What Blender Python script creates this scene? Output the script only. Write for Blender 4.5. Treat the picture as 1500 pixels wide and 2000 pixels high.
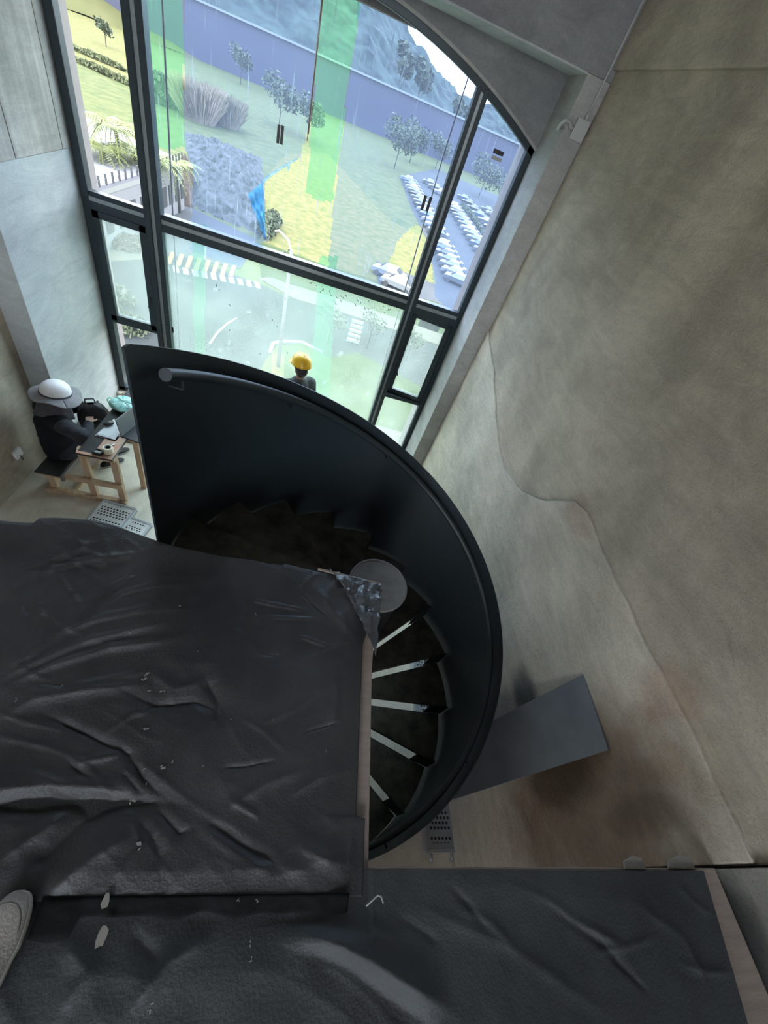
import bpy, bmesh, math, random
from mathutils import Vector, Matrix, noise
from math import pi, sin, cos, radians, sqrt

for o in list(bpy.data.objects): bpy.data.objects.remove(o)
S = bpy.context.scene
COL = S.collection
random.seed(7)

# ------------------------------------------------------------------ camera
EYE = 4.2                                   # eye height over the lower floor
F_PX = 776.87
CR = ((0.9563418, 0.19635967, 0.21558008), (-0.00264935, -0.7344766, 0.6785033), (0.29189784, -0.65008308, -0.70246032))
cd = bpy.data.cameras.new('camera'); cam = bpy.data.objects.new('camera', cd); COL.objects.link(cam)
cd.sensor_fit = 'VERTICAL'; cd.sensor_height = 36; cd.sensor_width = 27
cd.lens = F_PX / 2000 * 36
cd.clip_start = 0.02; cd.clip_end = 3000
M = Matrix([[CR[i][0], -CR[i][1], -CR[i][2], 0] for i in range(3)] + [[0, 0, 0, 1]])
cam.matrix_world = Matrix.Translation((0, 0, EYE)) @ M
S.camera = cam

def ray(px, py):
    d = ((px - 750), (py - 1000), F_PX)
    return Vector([sum(CR[i][j] * d[j] for j in range(3)) for i in range(3)])
def at_z(px, py, z):
    r = ray(px, py); r = r * ((z - EYE) / r.z); return Vector((r.x, r.y, z))
def at_y(px, py, y):
    r = ray(px, py); r = r * (y / r.y); return Vector((r.x, y, r.z + EYE))
def at_x(px, py, x):
    r = ray(px, py); r = r * (x / r.x); return Vector((x, r.y, r.z + EYE))

# ------------------------------------------------------------------ world and exposure
S.view_settings.view_transform = 'Standard'; S.view_settings.look = 'None'
S.view_settings.exposure = 0.68; S.view_settings.gamma = 1.0
W = bpy.data.worlds.new('world'); S.world = W; W.use_nodes = True
wn = W.node_tree.nodes; wl = W.node_tree.links
for n in list(wn): wn.remove(n)
wo = wn.new('ShaderNodeOutputWorld'); wb = wn.new('ShaderNodeBackground')
wt = wn.new('ShaderNodeTexCoord'); ws = wn.new('ShaderNodeSeparateXYZ'); wr = wn.new('ShaderNodeValToRGB')
wl.new(wt.outputs['Generated'], ws.inputs[0]); wl.new(ws.outputs['Z'], wr.inputs[0])
wr.color_ramp.elements[0].position = 0.0; wr.color_ramp.elements[0].color = (0.90, 0.95, 1.0, 1)
wr.color_ramp.elements[1].position = 0.6; wr.color_ramp.elements[1].color = (0.80, 0.90, 1.0, 1)
wl.new(wr.outputs[0], wb.inputs[0]); wb.inputs[1].default_value = 8.5
wl.new(wb.outputs[0], wo.inputs[0])
# a pale veiled sun high over the valley outside the window
sd = bpy.data.lights.new('sun', 'SUN'); sun = bpy.data.objects.new('sun', sd); COL.objects.link(sun)
sd.energy = 3.5; sd.angle = radians(25); sd.color = (1, 0.96, 0.88)
sun.rotation_euler = (radians(38), radians(-20), 0)

# ------------------------------------------------------------------ helpers
def tag(o, label=None, cat=None, group=None, kind=None):
    if label: o['label'] = label
    if cat: o['category'] = cat
    if group: o['group'] = group
    if kind: o['kind'] = kind
    return o
def thing(name, label, cat, loc=(0, 0, 0), rz=0, group=None, kind=None):
    o = bpy.data.objects.new(name, None); COL.objects.link(o); o.empty_display_size = 0.05
    o.location = loc; o.rotation_euler = (0, 0, rz)
    return tag(o, label, cat, group, kind)

class MB:
    def __init__(s): s.v = []; s.f = []; s.mi = []; s.cur = 0
    def add(s, vs, fs):
        b = len(s.v); s.v += [tuple(v) for v in vs]
        for f in fs: s.f.append(tuple(b + i for i in f)); s.mi.append(s.cur)
        return s
    def box(s, x0, x1, y0, y1, z0, z1, m=None):
        vs = [Vector((x, y, z)) for z in (z0, z1) for x, y in ((x0, y0), (x1, y0), (x1, y1), (x0, y1))]
        if m: vs = [m @ v for v in vs]
        return s.add(vs, [(3, 2, 1, 0), (4, 5, 6, 7), (0, 1, 5, 4), (1, 2, 6, 5), (2, 3, 7, 6), (3, 0, 4, 7)])
    def bar(s, a, b, w, h, up=(0, 0, 1)):
        a = Vector(a); b = Vector(b); d = (b - a).normalized(); up = Vector(up)
        if abs(d.dot(up)) > .98: up = Vector((0, 1, 0))
        x = d.cross(up).normalized() * w / 2; y = x.cross(d).normalized() * h / 2
        vs = [p + sx * x + sy * y for p in (a, b) for sx, sy in ((-1, -1), (1, -1), (1, 1), (-1, 1))]
        return s.add(vs, [(3, 2, 1, 0), (4, 5, 6, 7), (0, 1, 5, 4), (1, 2, 6, 5), (2, 3, 7, 6), (3, 0, 4, 7)])
    def prism(s, pts, z0, z1):
        n = len(pts)
        a = 0
        for i in range(n): a += pts[i][0] * pts[(i + 1) % n][1] - pts[(i + 1) % n][0] * pts[i][1]
        if a < 0: pts = pts[::-1]
        vs = [(p[0], p[1], z0) for p in pts] + [(p[0], p[1], z1) for p in pts]
        return s.add(vs, [tuple(range(n - 1, -1, -1)), tuple(range(n, 2 * n))] + [(i, (i + 1) % n, n + (i + 1) % n, n + i) for i in range(n)])
    def prism_y(s, pts, y0, y1):
        n = len(pts)
        vs = [(p[0], y0, p[1]) for p in pts] + [(p[0], y1, p[1]) for p in pts]
        return s.add(vs, [tuple(range(n)), tuple(range(2 * n - 1, n - 1, -1))] + [(i, n + i, n + (i + 1) % n, (i + 1) % n) for i in range(n)])
    def tube(s, pts, r, n=10, caps=True):
        pts = [Vector(p) for p in pts]; rs = r if isinstance(r, (list, tuple)) else [r] * len(pts)
        b = len(s.v); prev = None
        for i, p in enumerate(pts):
            d = (pts[min(i + 1, len(pts) - 1)] - pts[max(i - 1, 0)])
            d = d.normalized() if d.length > 1e-9 else Vector((0, 0, 1))
            if prev is None:
                u = d.cross(Vector((0, 0, 1)))
                if u.length < .05: u = d.cross(Vector((1, 0, 0)))
            else: u = prev - d * prev.dot(d)
            u.normalize(); prev = u; w = d.cross(u)
            for k in range(n):
                a = 2 * pi * k / n; s.v.append(tuple(p + (u * cos(a) + w * sin(a)) * rs[i]))
        for i in range(len(pts) - 1):
            for k in range(n):
                k2 = (k + 1) % n; s.f.append((b + i * n + k, b + i * n + k2, b + (i + 1) * n + k2, b + (i + 1) * n + k)); s.mi.append(s.cur)
        if caps:
            s.f.append(tuple(b + k for k in range(n - 1, -1, -1))); s.mi.append(s.cur)
            e = b + (len(pts) - 1) * n; s.f.append(tuple(e + k for k in range(n))); s.mi.append(s.cur)
        return s
    def cyl(s, c, r, h, n=24, r2=None):
        c = Vector(c); return s.tube([c, c + Vector((0, 0, h))], [r, r if r2 is None else r2], n)
    def lathe(s, prof, c=(0, 0, 0), n=28, sx=1, sy=1, m=None):
        b = len(s.v); c = Vector(c)
        for (r, z) in prof:
            for k in range(n):
                a = 2 * pi * k / n; v = Vector((r * cos(a) * sx, r * sin(a) * sy, z))
                if m: v = m @ v
                s.v.append(tuple(c + v))
        for i in range(len(prof) - 1):
            for k in range(n):
                k2 = (k + 1) % n; s.f.append((b + i * n + k, b + i * n + k2, b + (i + 1) * n + k2, b + (i + 1) * n + k)); s.mi.append(s.cur)
        s.f.append(tuple(b + k for k in range(n - 1, -1, -1))); s.mi.append(s.cur)
        e = b + (len(prof) - 1) * n; s.f.append(tuple(e + k for k in range(n))); s.mi.append(s.cur)
        return s
    def ball(s, c, r, n=14, sc=(1, 1, 1), m=None):
        prof = [(max(r * sin(pi * i / n), 1e-4), -r * cos(pi * i / n)) for i in range(n + 1)]
        mm = Matrix.Diagonal(Vector(sc)).to_4x4()
        if m: mm = m @ mm
        return s.lathe(prof, c, n=max(10, n + 4), m=mm)
    def grid(s, fn, nu, nv):
        b = len(s.v)
        for i in range(nu + 1):
            for j in range(nv + 1): s.v.append(tuple(fn(i / nu, j / nv)))
        for i in range(nu):
            for j in range(nv):
                a = b + i * (nv + 1) + j; s.f.append((a, a + nv + 1, a + nv + 2, a + 1)); s.mi.append(s.cur)
        return s
    def build(s, name, mat, parent=None, smooth=False, bevel=0, seg=2, auto=None):
        me = bpy.data.meshes.new(name); me.from_pydata([tuple(v) for v in s.v], [], s.f); me.validate()
        mats = mat if isinstance(mat, (list, tuple)) else [mat]
        for m in mats: me.materials.append(m)
        if len(mats) > 1 and len(me.polygons) == len(s.mi):
            for p, k in zip(me.polygons, s.mi): p.material_index = k
        if smooth:
            for p in me.polygons: p.use_smooth = True
            if auto: 
                try: me.set_sharp_from_angle(angle=radians(auto))
                except Exception: pass
        o = bpy.data.objects.new(name, me); COL.objects.link(o)
        if parent: o.parent = parent
        if bevel:
            bv = o.modifiers.new('bevel', 'BEVEL'); bv.width = bevel; bv.segments = seg; bv.limit_method = 'ANGLE'; bv.angle_limit = radians(35)
        return o

def children(o): return [c for c in bpy.data.objects if c.parent == o]
def copy_tree(o, kids, loc=None, rz=None, label=None, group=None):
    c = o.copy(); COL.objects.link(c)
    if loc is not None: c.location = loc
    if rz is not None: c.rotation_euler = (0, 0, rz)
    if label: c['label'] = label
    if group: c['group'] = group
    for k in kids:
        d = k.copy(); COL.objects.link(d); d.parent = c
    return c

# ------------------------------------------------------------------ materials
OUT = 1.0
def mat(name, col, rough=.7, metal=0, var=0, scale=5, bump=0, bscale=40, spec=.5, col2=None, detail=6, stretch=None, sheen=0, coat=0):
    m = bpy.data.materials.new(name); m.use_nodes = True; nt = m.node_tree; b = nt.nodes['Principled BSDF']
    b.inputs['Roughness'].default_value = rough; b.inputs['Metallic'].default_value = metal
    b.inputs['Specular IOR Level'].default_value = spec
    if sheen: b.inputs['Sheen Weight'].default_value = sheen
    if coat: b.inputs['Coat Weight'].default_value = coat
    tc = nt.nodes.new('ShaderNodeTexCoord'); mp = nt.nodes.new('ShaderNodeMapping'); nt.links.new(tc.outputs['Object'], mp.inputs[0])
    if stretch: mp.inputs['Scale'].default_value = stretch
    c2 = col2 if col2 else tuple(max(0, c * (1 - var)) for c in col)
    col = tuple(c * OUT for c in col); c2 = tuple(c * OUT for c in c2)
    n = nt.nodes.new('ShaderNodeTexNoise'); n.inputs['Scale'].default_value = scale; n.inputs['Detail'].default_value = detail; n.inputs['Roughness'].default_value = .6
    nt.links.new(mp.outputs[0], n.inputs[0])
    r = nt.nodes.new('ShaderNodeValToRGB'); r.color_ramp.elements[0].position = .33; r.color_ramp.elements[1].position = .67
    r.color_ramp.elements[0].color = (*c2, 1); r.color_ramp.elements[1].color = (*col, 1)
    nt.links.new(n.outputs[0], r.inputs[0]); nt.links.new(r.outputs[0], b.inputs['Base Color'])
    if bump:
        n2 = nt.nodes.new('ShaderNodeTexNoise'); n2.inputs['Scale'].default_value = bscale; n2.inputs['Detail'].default_value = 8
        nt.links.new(mp.outputs[0], n2.inputs[0])
        bp = nt.nodes.new('ShaderNodeBump'); bp.inputs['Strength'].default_value = bump; bp.inputs['Distance'].default_value = .02
        nt.links.new(n2.outputs[0], bp.inputs['Height']); nt.links.new(bp.outputs[0], b.inputs['Normal'])
    m['p'] = 1
    return m

def plaster(name, col, col2, warm, grain=1.0, boards=False):
    """trowelled cement render: broad stains, directional trowel sweeps, fine grit"""
    m = bpy.data.materials.new(name); m.use_nodes = True; nt = m.node_tree; b = nt.nodes['Principled BSDF']; L = nt.links.new
    b.inputs['Roughness'].default_value = .85; b.inputs['Specular IOR Level'].default_value = .25
    tc = nt.nodes.new('ShaderNodeTexCoord')
    def nz(sc, det, rough, st=(1, 1, 1), rot=(0, 0, 0), dist=0):
        mp = nt.nodes.new('ShaderNodeMapping'); mp.inputs['Scale'].default_value = st; mp.inputs['Rotation'].default_value = rot
        L(tc.outputs['Object'], mp.inputs[0]); n = nt.nodes.new('ShaderNodeTexNoise'); n.inputs['Scale'].default_value = sc
        n.inputs['Detail'].default_value = det; n.inputs['Roughness'].default_value = rough; n.inputs['Distortion'].default_value = dist
        L(mp.outputs[0], n.inputs[0]); return n.outputs[0]
    def ramp(inp, a, c, pa=.35, pc=.65):
        r = nt.nodes.new('ShaderNodeValToRGB'); r.color_ramp.elements[0].position = pa; r.color_ramp.elements[1].position = pc
        r.color_ramp.elements[0].color = (*a, 1); r.color_ramp.elements[1].color = (*c, 1); L(inp, r.inputs[0]); return r.outputs[0]
    def mix(fac, a, c, mode='MIX'):
        x = nt.nodes.new('ShaderNodeMixRGB'); x.blend_type = mode
        if isinstance(fac, float): x.inputs[0].default_value = fac
        else: L(fac, x.inputs[0])
        L(a, x.inputs[1]); L(c, x.inputs[2]); return x.outputs[0]
    base = ramp(nz(.9, 8, .62, dist=.6), col2, col)
    wm = ramp(nz(.55, 5, .5, rot=(.4, .2, .1)), (1, 1, 1), warm, .45, .75)
    c = mix(.8, base, wm, 'MULTIPLY')
    sweep = ramp(nz(3, 9, .7, st=(1, .55, 2.2), rot=(radians(38), 0, 0), dist=1.2), (.80, .80, .80), (1.12, 1.11, 1.08))
    c = mix(.7, c, sweep, 'MULTIPLY')
    fine = ramp(nz(60, 6, .7), (.84, .84, .84), (1.1, 1.1, 1.1))
    c = mix(.6, c, fine, 'MULTIPLY')
    if boards:
        w = nt.nodes.new('ShaderNodeTexNoise'); mp = nt.nodes.new('ShaderNodeMapping'); mp.inputs['Scale'].default_value = (1, 6, .25)
        L(tc.outputs['Object'], mp.inputs[0]); L(mp.outputs[0], w.inputs[0]); w.inputs['Scale'].default_value = 2.2; w.inputs['Detail'].default_value = 5
        c = mix(.7, c, ramp(w.outputs[0], (.74, .73, .72), (1.1, 1.1, 1.1)), 'MULTIPLY')
    L(c, b.inputs['Base Color'])
    h1 = nz(7, 10, .66, st=(1, .6, 1.6), rot=(radians(38), 0, 0), dist=1.0); h2 = nz(90, 6, .7)
    ad = nt.nodes.new('ShaderNodeMath'); ad.operation = 'MULTIPLY_ADD'; L(h2, ad.inputs[0]); ad.inputs[1].default_value = .22; L(h1, ad.inputs[2])
    bp = nt.nodes.new('ShaderNodeBump'); bp.inputs['Strength'].default_value = .45 * grain; bp.inputs['Distance'].default_value = .05
    L(ad.outputs[0], bp.inputs['Height']); L(bp.outputs[0], b.inputs['Normal'])
    return m

def stain_or_shade(m, centre, size, col, amount, wob=.35, seed=0):
    """a soot or rust-brown mark, or painted shade, of its own outline on the render"""
    nt = m.node_tree; L = nt.links.new; b = nt.nodes['Principled BSDF']; old = b.inputs['Base Color'].links[0].from_socket
    tc = nt.nodes.new('ShaderNodeTexCoord'); mp = nt.nodes.new('ShaderNodeMapping'); mp.vector_type = 'TEXTURE'
    mp.inputs['Location'].default_value = centre; mp.inputs['Scale'].default_value = size; L(tc.outputs['Object'], mp.inputs[0])
    ln = nt.nodes.new('ShaderNodeVectorMath'); ln.operation = 'LENGTH'; L(mp.outputs[0], ln.inputs[0])
    n = nt.nodes.new('ShaderNodeTexNoise'); n.inputs['Scale'].default_value = 5 + seed; n.inputs['Detail'].default_value = 6; L(tc.outputs['Object'], n.inputs[0])
    a = nt.nodes.new('ShaderNodeMath'); a.operation = 'MULTIPLY_ADD'; L(n.outputs[0], a.inputs[0]); a.inputs[1].default_value = wob * 2; L(ln.outputs['Value'], a.inputs[2])
    r = nt.nodes.new('ShaderNodeMapRange'); r.interpolation_type = 'SMOOTHSTEP'; r.inputs[1].default_value = .45 + wob; r.inputs[2].default_value = 1.15 + wob; r.inputs[3].default_value = amount; r.inputs[4].default_value = 0; L(a.outputs[0], r.inputs[0])
    x = nt.nodes.new('ShaderNodeMixRGB'); x.blend_type = 'MULTIPLY'; L(r.outputs[0], x.inputs[0]); L(old, x.inputs[1]); x.inputs[2].default_value = (*col, 1); L(x.outputs[0], b.inputs['Base Color'])

def sheet(name, tint, haze, hcol, streak=0, sc=(14, 14, .6), gloss=.0, nscale=3, thr=.62):
    """see-through film / net / dusty glass: tinted view mixed with a lit veil, plus dried run marks"""
    m = bpy.data.materials.new(name); m.use_nodes = True; nt = m.node_tree; L = nt.links.new
    for n in list(nt.nodes): nt.nodes.remove(n)
    out = nt.nodes.new('ShaderNodeOutputMaterial'); tr = nt.nodes.new('ShaderNodeBsdfTransparent'); tr.inputs[0].default_value = (*tint, 1)
    df = nt.nodes.new('ShaderNodeBsdfDiffuse'); tl = nt.nodes.new('ShaderNodeBsdfTranslucent')
    df.inputs[0].default_value = (*hcol, 1); tl.inputs[0].default_value = (*[c * .68 for c in hcol], 1)
    md = nt.nodes.new('ShaderNodeMixShader'); md.inputs[0].default_value = 1.0; L(df.outputs[0], md.inputs[1]); L(tl.outputs[0], md.inputs[2])
    tc = nt.nodes.new('ShaderNodeTexCoord'); mp = nt.nodes.new('ShaderNodeMapping'); mp.inputs['Scale'].default_value = sc; L(tc.outputs['Object'], mp.inputs[0])
    mp.inputs['Scale'].default_value = (sc[0], 0, sc[2])
    n = nt.nodes.new('ShaderNodeTexNoise'); n.inputs['Scale'].default_value = nscale; n.inputs['Detail'].default_value = 6; L(mp.outputs[0], n.inputs[0])
    r = nt.nodes.new('ShaderNodeMapRange'); r.inputs[1].default_value = thr; r.inputs[2].default_value = thr + .1; r.inputs[3].default_value = 0; r.inputs[4].default_value = streak
    L(n.outputs[0], r.inputs[0])
    n3 = nt.nodes.new('ShaderNodeTexNoise'); n3.inputs['Scale'].default_value = 1.3; n3.inputs['Detail'].default_value = 5; L(tc.outputs['Object'], n3.inputs[0])
    r3 = nt.nodes.new('ShaderNodeMapRange'); r3.inputs[1].default_value = .3; r3.inputs[2].default_value = .7; r3.inputs[3].default_value = haze * .7; r3.inputs[4].default_value = haze * 1.25
    L(n3.outputs[0], r3.inputs[0])
    a = nt.nodes.new('ShaderNodeMath'); a.operation = 'ADD'; a.use_clamp = True; L(r.outputs[0], a.inputs[0]); L(r3.outputs[0], a.inputs[1])
    mx = nt.nodes.new('ShaderNodeMixShader'); L(a.outputs[0], mx.inputs[0]); L(tr.outputs[0], mx.inputs[1]); L(md.outputs[0], mx.inputs[2])
    last = mx.outputs[0]
    if gloss:
        g = nt.nodes.new('ShaderNodeBsdfGlossy'); g.inputs['Roughness'].default_value = .03
        m2 = nt.nodes.new('ShaderNodeMixShader'); m2.inputs[0].default_value = gloss; L(last, m2.inputs[1]); L(g.outputs[0], m2.inputs[2]); last = m2.outputs[0]
    L(last, out.inputs[0])
    return m

def perforated(name, col, nx, ny, pitch=(.03, .03), rows=True):
    """galvanised steel deck with rows of dark punched holes, drawn in object space"""
    m = mat(name, col, .45, .55, var=.25, scale=9); nt = m.node_tree; L = nt.links.new; b = nt.nodes['Principled BSDF']
    tc = nt.nodes.new('ShaderNodeTexCoord'); sx = nt.nodes.new('ShaderNodeSeparateXYZ'); L(tc.outputs['Object'], sx.inputs[0])
    def mth(op, a, c=None, d=None):
        n = nt.nodes.new('ShaderNodeMath'); n.operation = op
        for i, v in enumerate((a, c, d)):
            if v is None: continue
            if isinstance(v, (int, float)): n.inputs[i].default_value = v
            else: L(v, n.inputs[i])
        return n.outputs[0]
    yy = mth('DIVIDE', sx.outputs['Y'], pitch[1]); row = mth('FLOOR', yy)
    xx = mth('ADD', mth('DIVIDE', sx.outputs['X'], pitch[0]), mth('MULTIPLY', row, .5))
    fx = mth('SUBTRACT', mth('FRACT', xx), .5); fy = mth('SUBTRACT', mth('FRACT', yy), .5)
    dd = mth('SQRT', mth('ADD', mth('MULTIPLY', fx, fx), mth('MULTIPLY', fy, fy)))
    hole = mth('LESS_THAN', dd, .33)
    inx = mth('LESS_THAN', mth('ABSOLUTE', sx.outputs['X']), nx)
    # blank strips between groups of four rows
    g = mth('GREATER_THAN', mth('FRACT', mth('ADD', mth('DIVIDE', row, 5.0), .02)), .19)
    iny = mth('LESS_THAN', mth('ABSOLUTE', sx.outputs['Y']), ny)
    fac = mth('MULTIPLY', mth('MULTIPLY', hole, inx), mth('MULTIPLY', g, iny))
    mx = nt.nodes.new('ShaderNodeMixRGB'); L(fac, mx.inputs[0])
    old = b.inputs['Base Color'].links[0].from_socket; L(old, mx.inputs[1]); mx.inputs[2].default_value = (.012, .012, .014, 1); L(mx.outputs[0], b.inputs['Base Color'])
    mm = mth('MULTIPLY', mth('SUBTRACT', 1.0, fac), .5); L(mm, b.inputs['Metallic'])
    return m

M_ = {}
M_['wall'] = plaster('plaster_wall', (.48, .42, .34), (.30, .26, .21), (1.0, .90, .82))
M_['wall_dark'] = plaster('plaster_dark', (.30, .285, .25), (.16, .15, .135), (1, .94, .86), 1.0)
M_['patch'] = plaster('plaster_patch', (.59, .53, .445), (.37, .33, .275), (1, .90, .82), 1.3)
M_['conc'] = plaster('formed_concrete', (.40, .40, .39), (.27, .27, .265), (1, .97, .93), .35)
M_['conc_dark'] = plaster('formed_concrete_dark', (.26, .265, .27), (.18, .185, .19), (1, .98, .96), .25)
M_['boarded'] = plaster('board_marked_concrete', (.46, .44, .42), (.33, .315, .30), (1, .96, .92), .3, True)
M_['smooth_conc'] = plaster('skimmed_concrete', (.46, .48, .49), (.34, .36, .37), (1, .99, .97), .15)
M_['floor'] = plaster('cement_floor', (.74, .68, .60), (.56, .51, .44), (1, .93, .86), .3)
M_['black'] = mat('black_steel', (.010, .012, .014), .42, .0, var=.3, scale=8, spec=.55)
M_['guard'] = mat('black_painted_guard', (.014, .022, .028), .48, .0, var=.12, scale=2, spec=.45)
M_['tread'] = mat('dusty_tread', (.085, .082, .068), .8, 0, col2=(.018, .018, .018), scale=7, bump=.2, detail=10)
M_['cap'] = mat('dusty_cap', (.17, .165, .16), .7, 0, col2=(.11, .108, .105), scale=9)
M_['frame'] = mat('dark_frame', (.022, .034, .042), .45, .3, var=.2)
M_['track'] = mat('grey_aluminium', (.30, .33, .34), .4, .6, var=.2)
M_['board'] = mat('plywood_edge', (.30, .235, .20), .8, 0, var=.25, scale=6, bump=.1, stretch=(1, 6, 1))
M_['tarp'] = mat('dark_tarp', (.044, .044, .046), .55, 0, col2=(.018, .018, .020), scale=3, bump=.18, bscale=120, detail=9, spec=.5)
M_['tarp2'] = mat('lower_tarp', (.044, .048, .052), .62, 0, col2=(.020, .023, .026), scale=2.4, bump=.2, bscale=110, detail=9, spec=.45)
M_['plate'] = mat('steel_plate', (.19, .20, .22), .45, .25, col2=(.13, .14, .155), scale=3, detail=8)
M_['wood'] = mat('raw_pine', (.50, .36, .24), .75, 0, col2=(.38, .26, .17), scale=5, stretch=(6, 6, 1), bump=.1)
M_['ply_black'] = mat('film_faced_ply', (.030, .029, .032), .35, 0, col2=(.015, .014, .014), scale=6)
M_['ply_red'] = mat('red_stained_ply', (.48, .22, .15), .7, 0, col2=(.45, .34, .26), scale=14)
M_['cloth'] = mat('black_cloth', (.012, .013, .017), .9, 0, col2=(.006, .006, .009), scale=9, bump=.4, bscale=16, spec=.2)
M_['cloth2'] = mat('charcoal_sleeve', (.045, .045, .055), .9, 0, col2=(.03, .03, .036), scale=9, bump=.4, bscale=18, spec=.2)
M_['skin'] = mat('skin', (.36, .21, .15), .55, 0, var=.15, scale=12)
M_['white'] = mat('white_plastic', (.78, .76, .78), .35, 0, var=.05)
M_['hatfab'] = mat('grey_hat_fabric', (.24, .225, .24), .85, 0, var=.2, scale=18, bump=.2)
M_['hatdark'] = mat('dark_hat_fabric', (.075, .068, .085), .85, 0, var=.3, scale=18, bump=.2)
M_['yellow'] = mat('yellow_plastic', (.85, .47, .015), .35, 0, var=.05, coat=.3)
M_['hair'] = mat('dark_hair', (.015, .012, .010), .6)
M_['shirt'] = mat('grey_shirt', (.06, .07, .075), .9, 0, var=.2)
M_['grey'] = mat('grey_plastic', (.36, .37, .36), .5, 0, var=.08)
M_['dark'] = mat('dark_plastic', (.018, .018, .02), .45)
M_['paper'] = mat('pale_paper', (.70, .72, .74), .6, 0, var=.1)
M_['cream'] = mat('cream_tape', (.68, .62, .48), .6, 0, var=.1)
M_['teal'] = mat('teal_bag', (.22, .62, .52), .5, 0, col2=(.55, .75, .72), scale=16, bump=.5, bscale=22)
M_['suede'] = mat('grey_suede', (.36, .33, .30), .9, 0, var=.18, scale=20, bump=.3, bscale=160)
M_['sole'] = mat('pale_sole', (.44, .41, .36), .7, 0, var=.1)
M_['glass'] = sheet('clear_glass', (.97, .98, .98), .03, (.3, .32, .32), .0, gloss=0)
M_['glass_run'] = sheet('streaked_glass', (.93, .97, 1.0), .06, (.28, .31, .34), .60, (16, 16, .9), gloss=0, nscale=2.2, thr=.60)
M_['glass_green'] = sheet('green_dusty_glass', (.78, .92, .87), .36, (.40, .47, .435), .15, (2, 2, 2), gloss=0, nscale=4)
M_['net'] = sheet('pale_blue_net', (.66, .78, 1.0), .22, (.155, .195, .28), .25, (20, 20, 1.0), nscale=2, thr=.64)
M_['net_green'] = sheet('green_net', (.50, .88, .62), .24, (.14, .30, .20), .05)
M_['net_blue'] = sheet('bunched_blue_net', (.15, .55, .85), .55, (.08, .30, .46), .1)

for mm_ in ('patch', 'wall'):
    c_ = at_x(1030, 1372, 1.88); stain_or_shade(M_[mm_], c_, (.3, .30, .16), (.28, .32, .36), .95, .35)
    c_ = at_x(1140, 1560, 1.88); stain_or_shade(M_[mm_], c_, (.5, .55, .95), (.50, .40, .33), .9, .4, 1)
    c_ = at_x(1090, 1520, 1.88); stain_or_shade(M_[mm_], c_, (.3, .20, .42), (.38, .34, .32), .85, .35, 2)  # shadow below the leaning plate, painted into the wall colour
    c_ = at_x(1250, 1590, 1.88); stain_or_shade(M_[mm_], c_, (.3, .10, .28), (.62, .60, .58), .8, .4, 3)
    c_ = at_x(1130, 1010, 1.86); stain_or_shade(M_[mm_], c_, (.3, .22, .12), (.80, .68, .66), .7, .4, 2)
    c_ = at_x(1300, 1350, 1.88); stain_or_shade(M_[mm_], c_, (.3, .16, .22), (.82, .70, .66), .7, .5, 4)
c_ = Vector((1.9, -.16, 2.50)); stain_or_shade(M_['wall_dark'], c_, (.4, .22, .16), (.22, .23, .25), .95, .25)
# ================================================================== SETTING
def rwx(y): return 1.93 - 0.0315 * y
def struct(name, mb, m, parent=None, **k):
    o = mb.build(name, m, parent, **k)
    if not parent: o['kind'] = 'structure'
    return o

struct('floor', MB().box(-3.3, 2.2, -4.6, 5.5, -.2, 0), M_['floor'])

# right wall: main rendered face with the ledge line, the thicker coat below it, the upper ledge
w = MB()
def rslab(mb, y0, y1, z0, z1, off):      # face stands 'off' metres into the room
    mb.prism([(rwx(y0) - off, y0), (rwx(y1) - off, y1), (2.3, y1), (2.3, y0)], z0, z1)
rslab(w, .035, 4.76, 0, 4.86, 0)
rslab(w, .035, 5.45, 4.80, 7.4, .035)
struct('wall_right', w, M_['wall'], bevel=.008)
w = MB(); rslab(w, -4.6, .028, 0, 7.4, .026); w.box(1.96, 2.3, 0, .06, 0, 7.4); struct('wall_right_rear', w, M_['wall_dark'])
# thicker second coat of render low on the wall, with a wandering edge
pp = [(.04, 0.02), (.04, 2.70), (.5, 2.71), (1.0, 2.70), (1.5, 2.715), (1.78, 2.74), (1.93, 2.70), (2.15, 2.45), (2.45, 2.26), (2.85, 2.14), (3.2, 2.2), (3.6, 2.32), (4.1, 2.5), (4.6, 2.62), (4.755, 2.66), (4.755, 0.02)]
pf = []
for i in range(len(pp) - 1):
    a, b = pp[i], pp[i + 1]; n = 1 if a[0] == b[0] else 8
    for k in range(n):
        t = k / n; y = a[0] + (b[0] - a[0]) * t; z = a[1] + (b[1] - a[1]) * t
        if .05 < y < 4.7: z += .018 * noise.noise(Vector((y * 5, 3, 1)))
        pf.append((y, z))
pf.append(pp[-1])
w = MB(); n = len(pf)
vs = [(rwx(y) - .022, y, z) for y, z in pf] + [(rwx(y) + .03, y, z) for y, z in pf]
w.add(vs, [tuple(range(n - 1, -1, -1))] + [(i, (i + 1) % n, n + (i + 1) % n, n + i) for i in range(n)])
struct('trim_1', w, M_['patch'], bevel=.008)

struct('wall_left', MB().box(-3.5, -3.05, -4.6, 5.45, 0, 7.4), M_['wall'])
w = MB().box(-3.3, -2.815, 4.0, 5.45, 0, 2.88); struct('wall_left_pier_lower', w, M_['smooth_conc'], bevel=.006)
w = MB(); 
for y0, y1 in ((4.0, 4.44), (4.448, 5.16), (5.168, 5.45)): w.box(-3.3, -2.81, y0, y1, 2.882, 7.4)
struct('wall_left_pier_upper', w, M_['boarded'], bevel=.004)
w = MB().prism([(1.572, 4.76), (1.575, 5.45), (2.3, 5.45), (2.3, 4.76)], 0, 4.73); struct('wall_right_pier', w, M_['conc'], bevel=.006)
struct('trim_2', MB().box(-3.05, 2.3, 4.76, 5.62, 4.73, 7.4), M_['conc_dark'], bevel=.008)       # deep beam over the window

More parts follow.
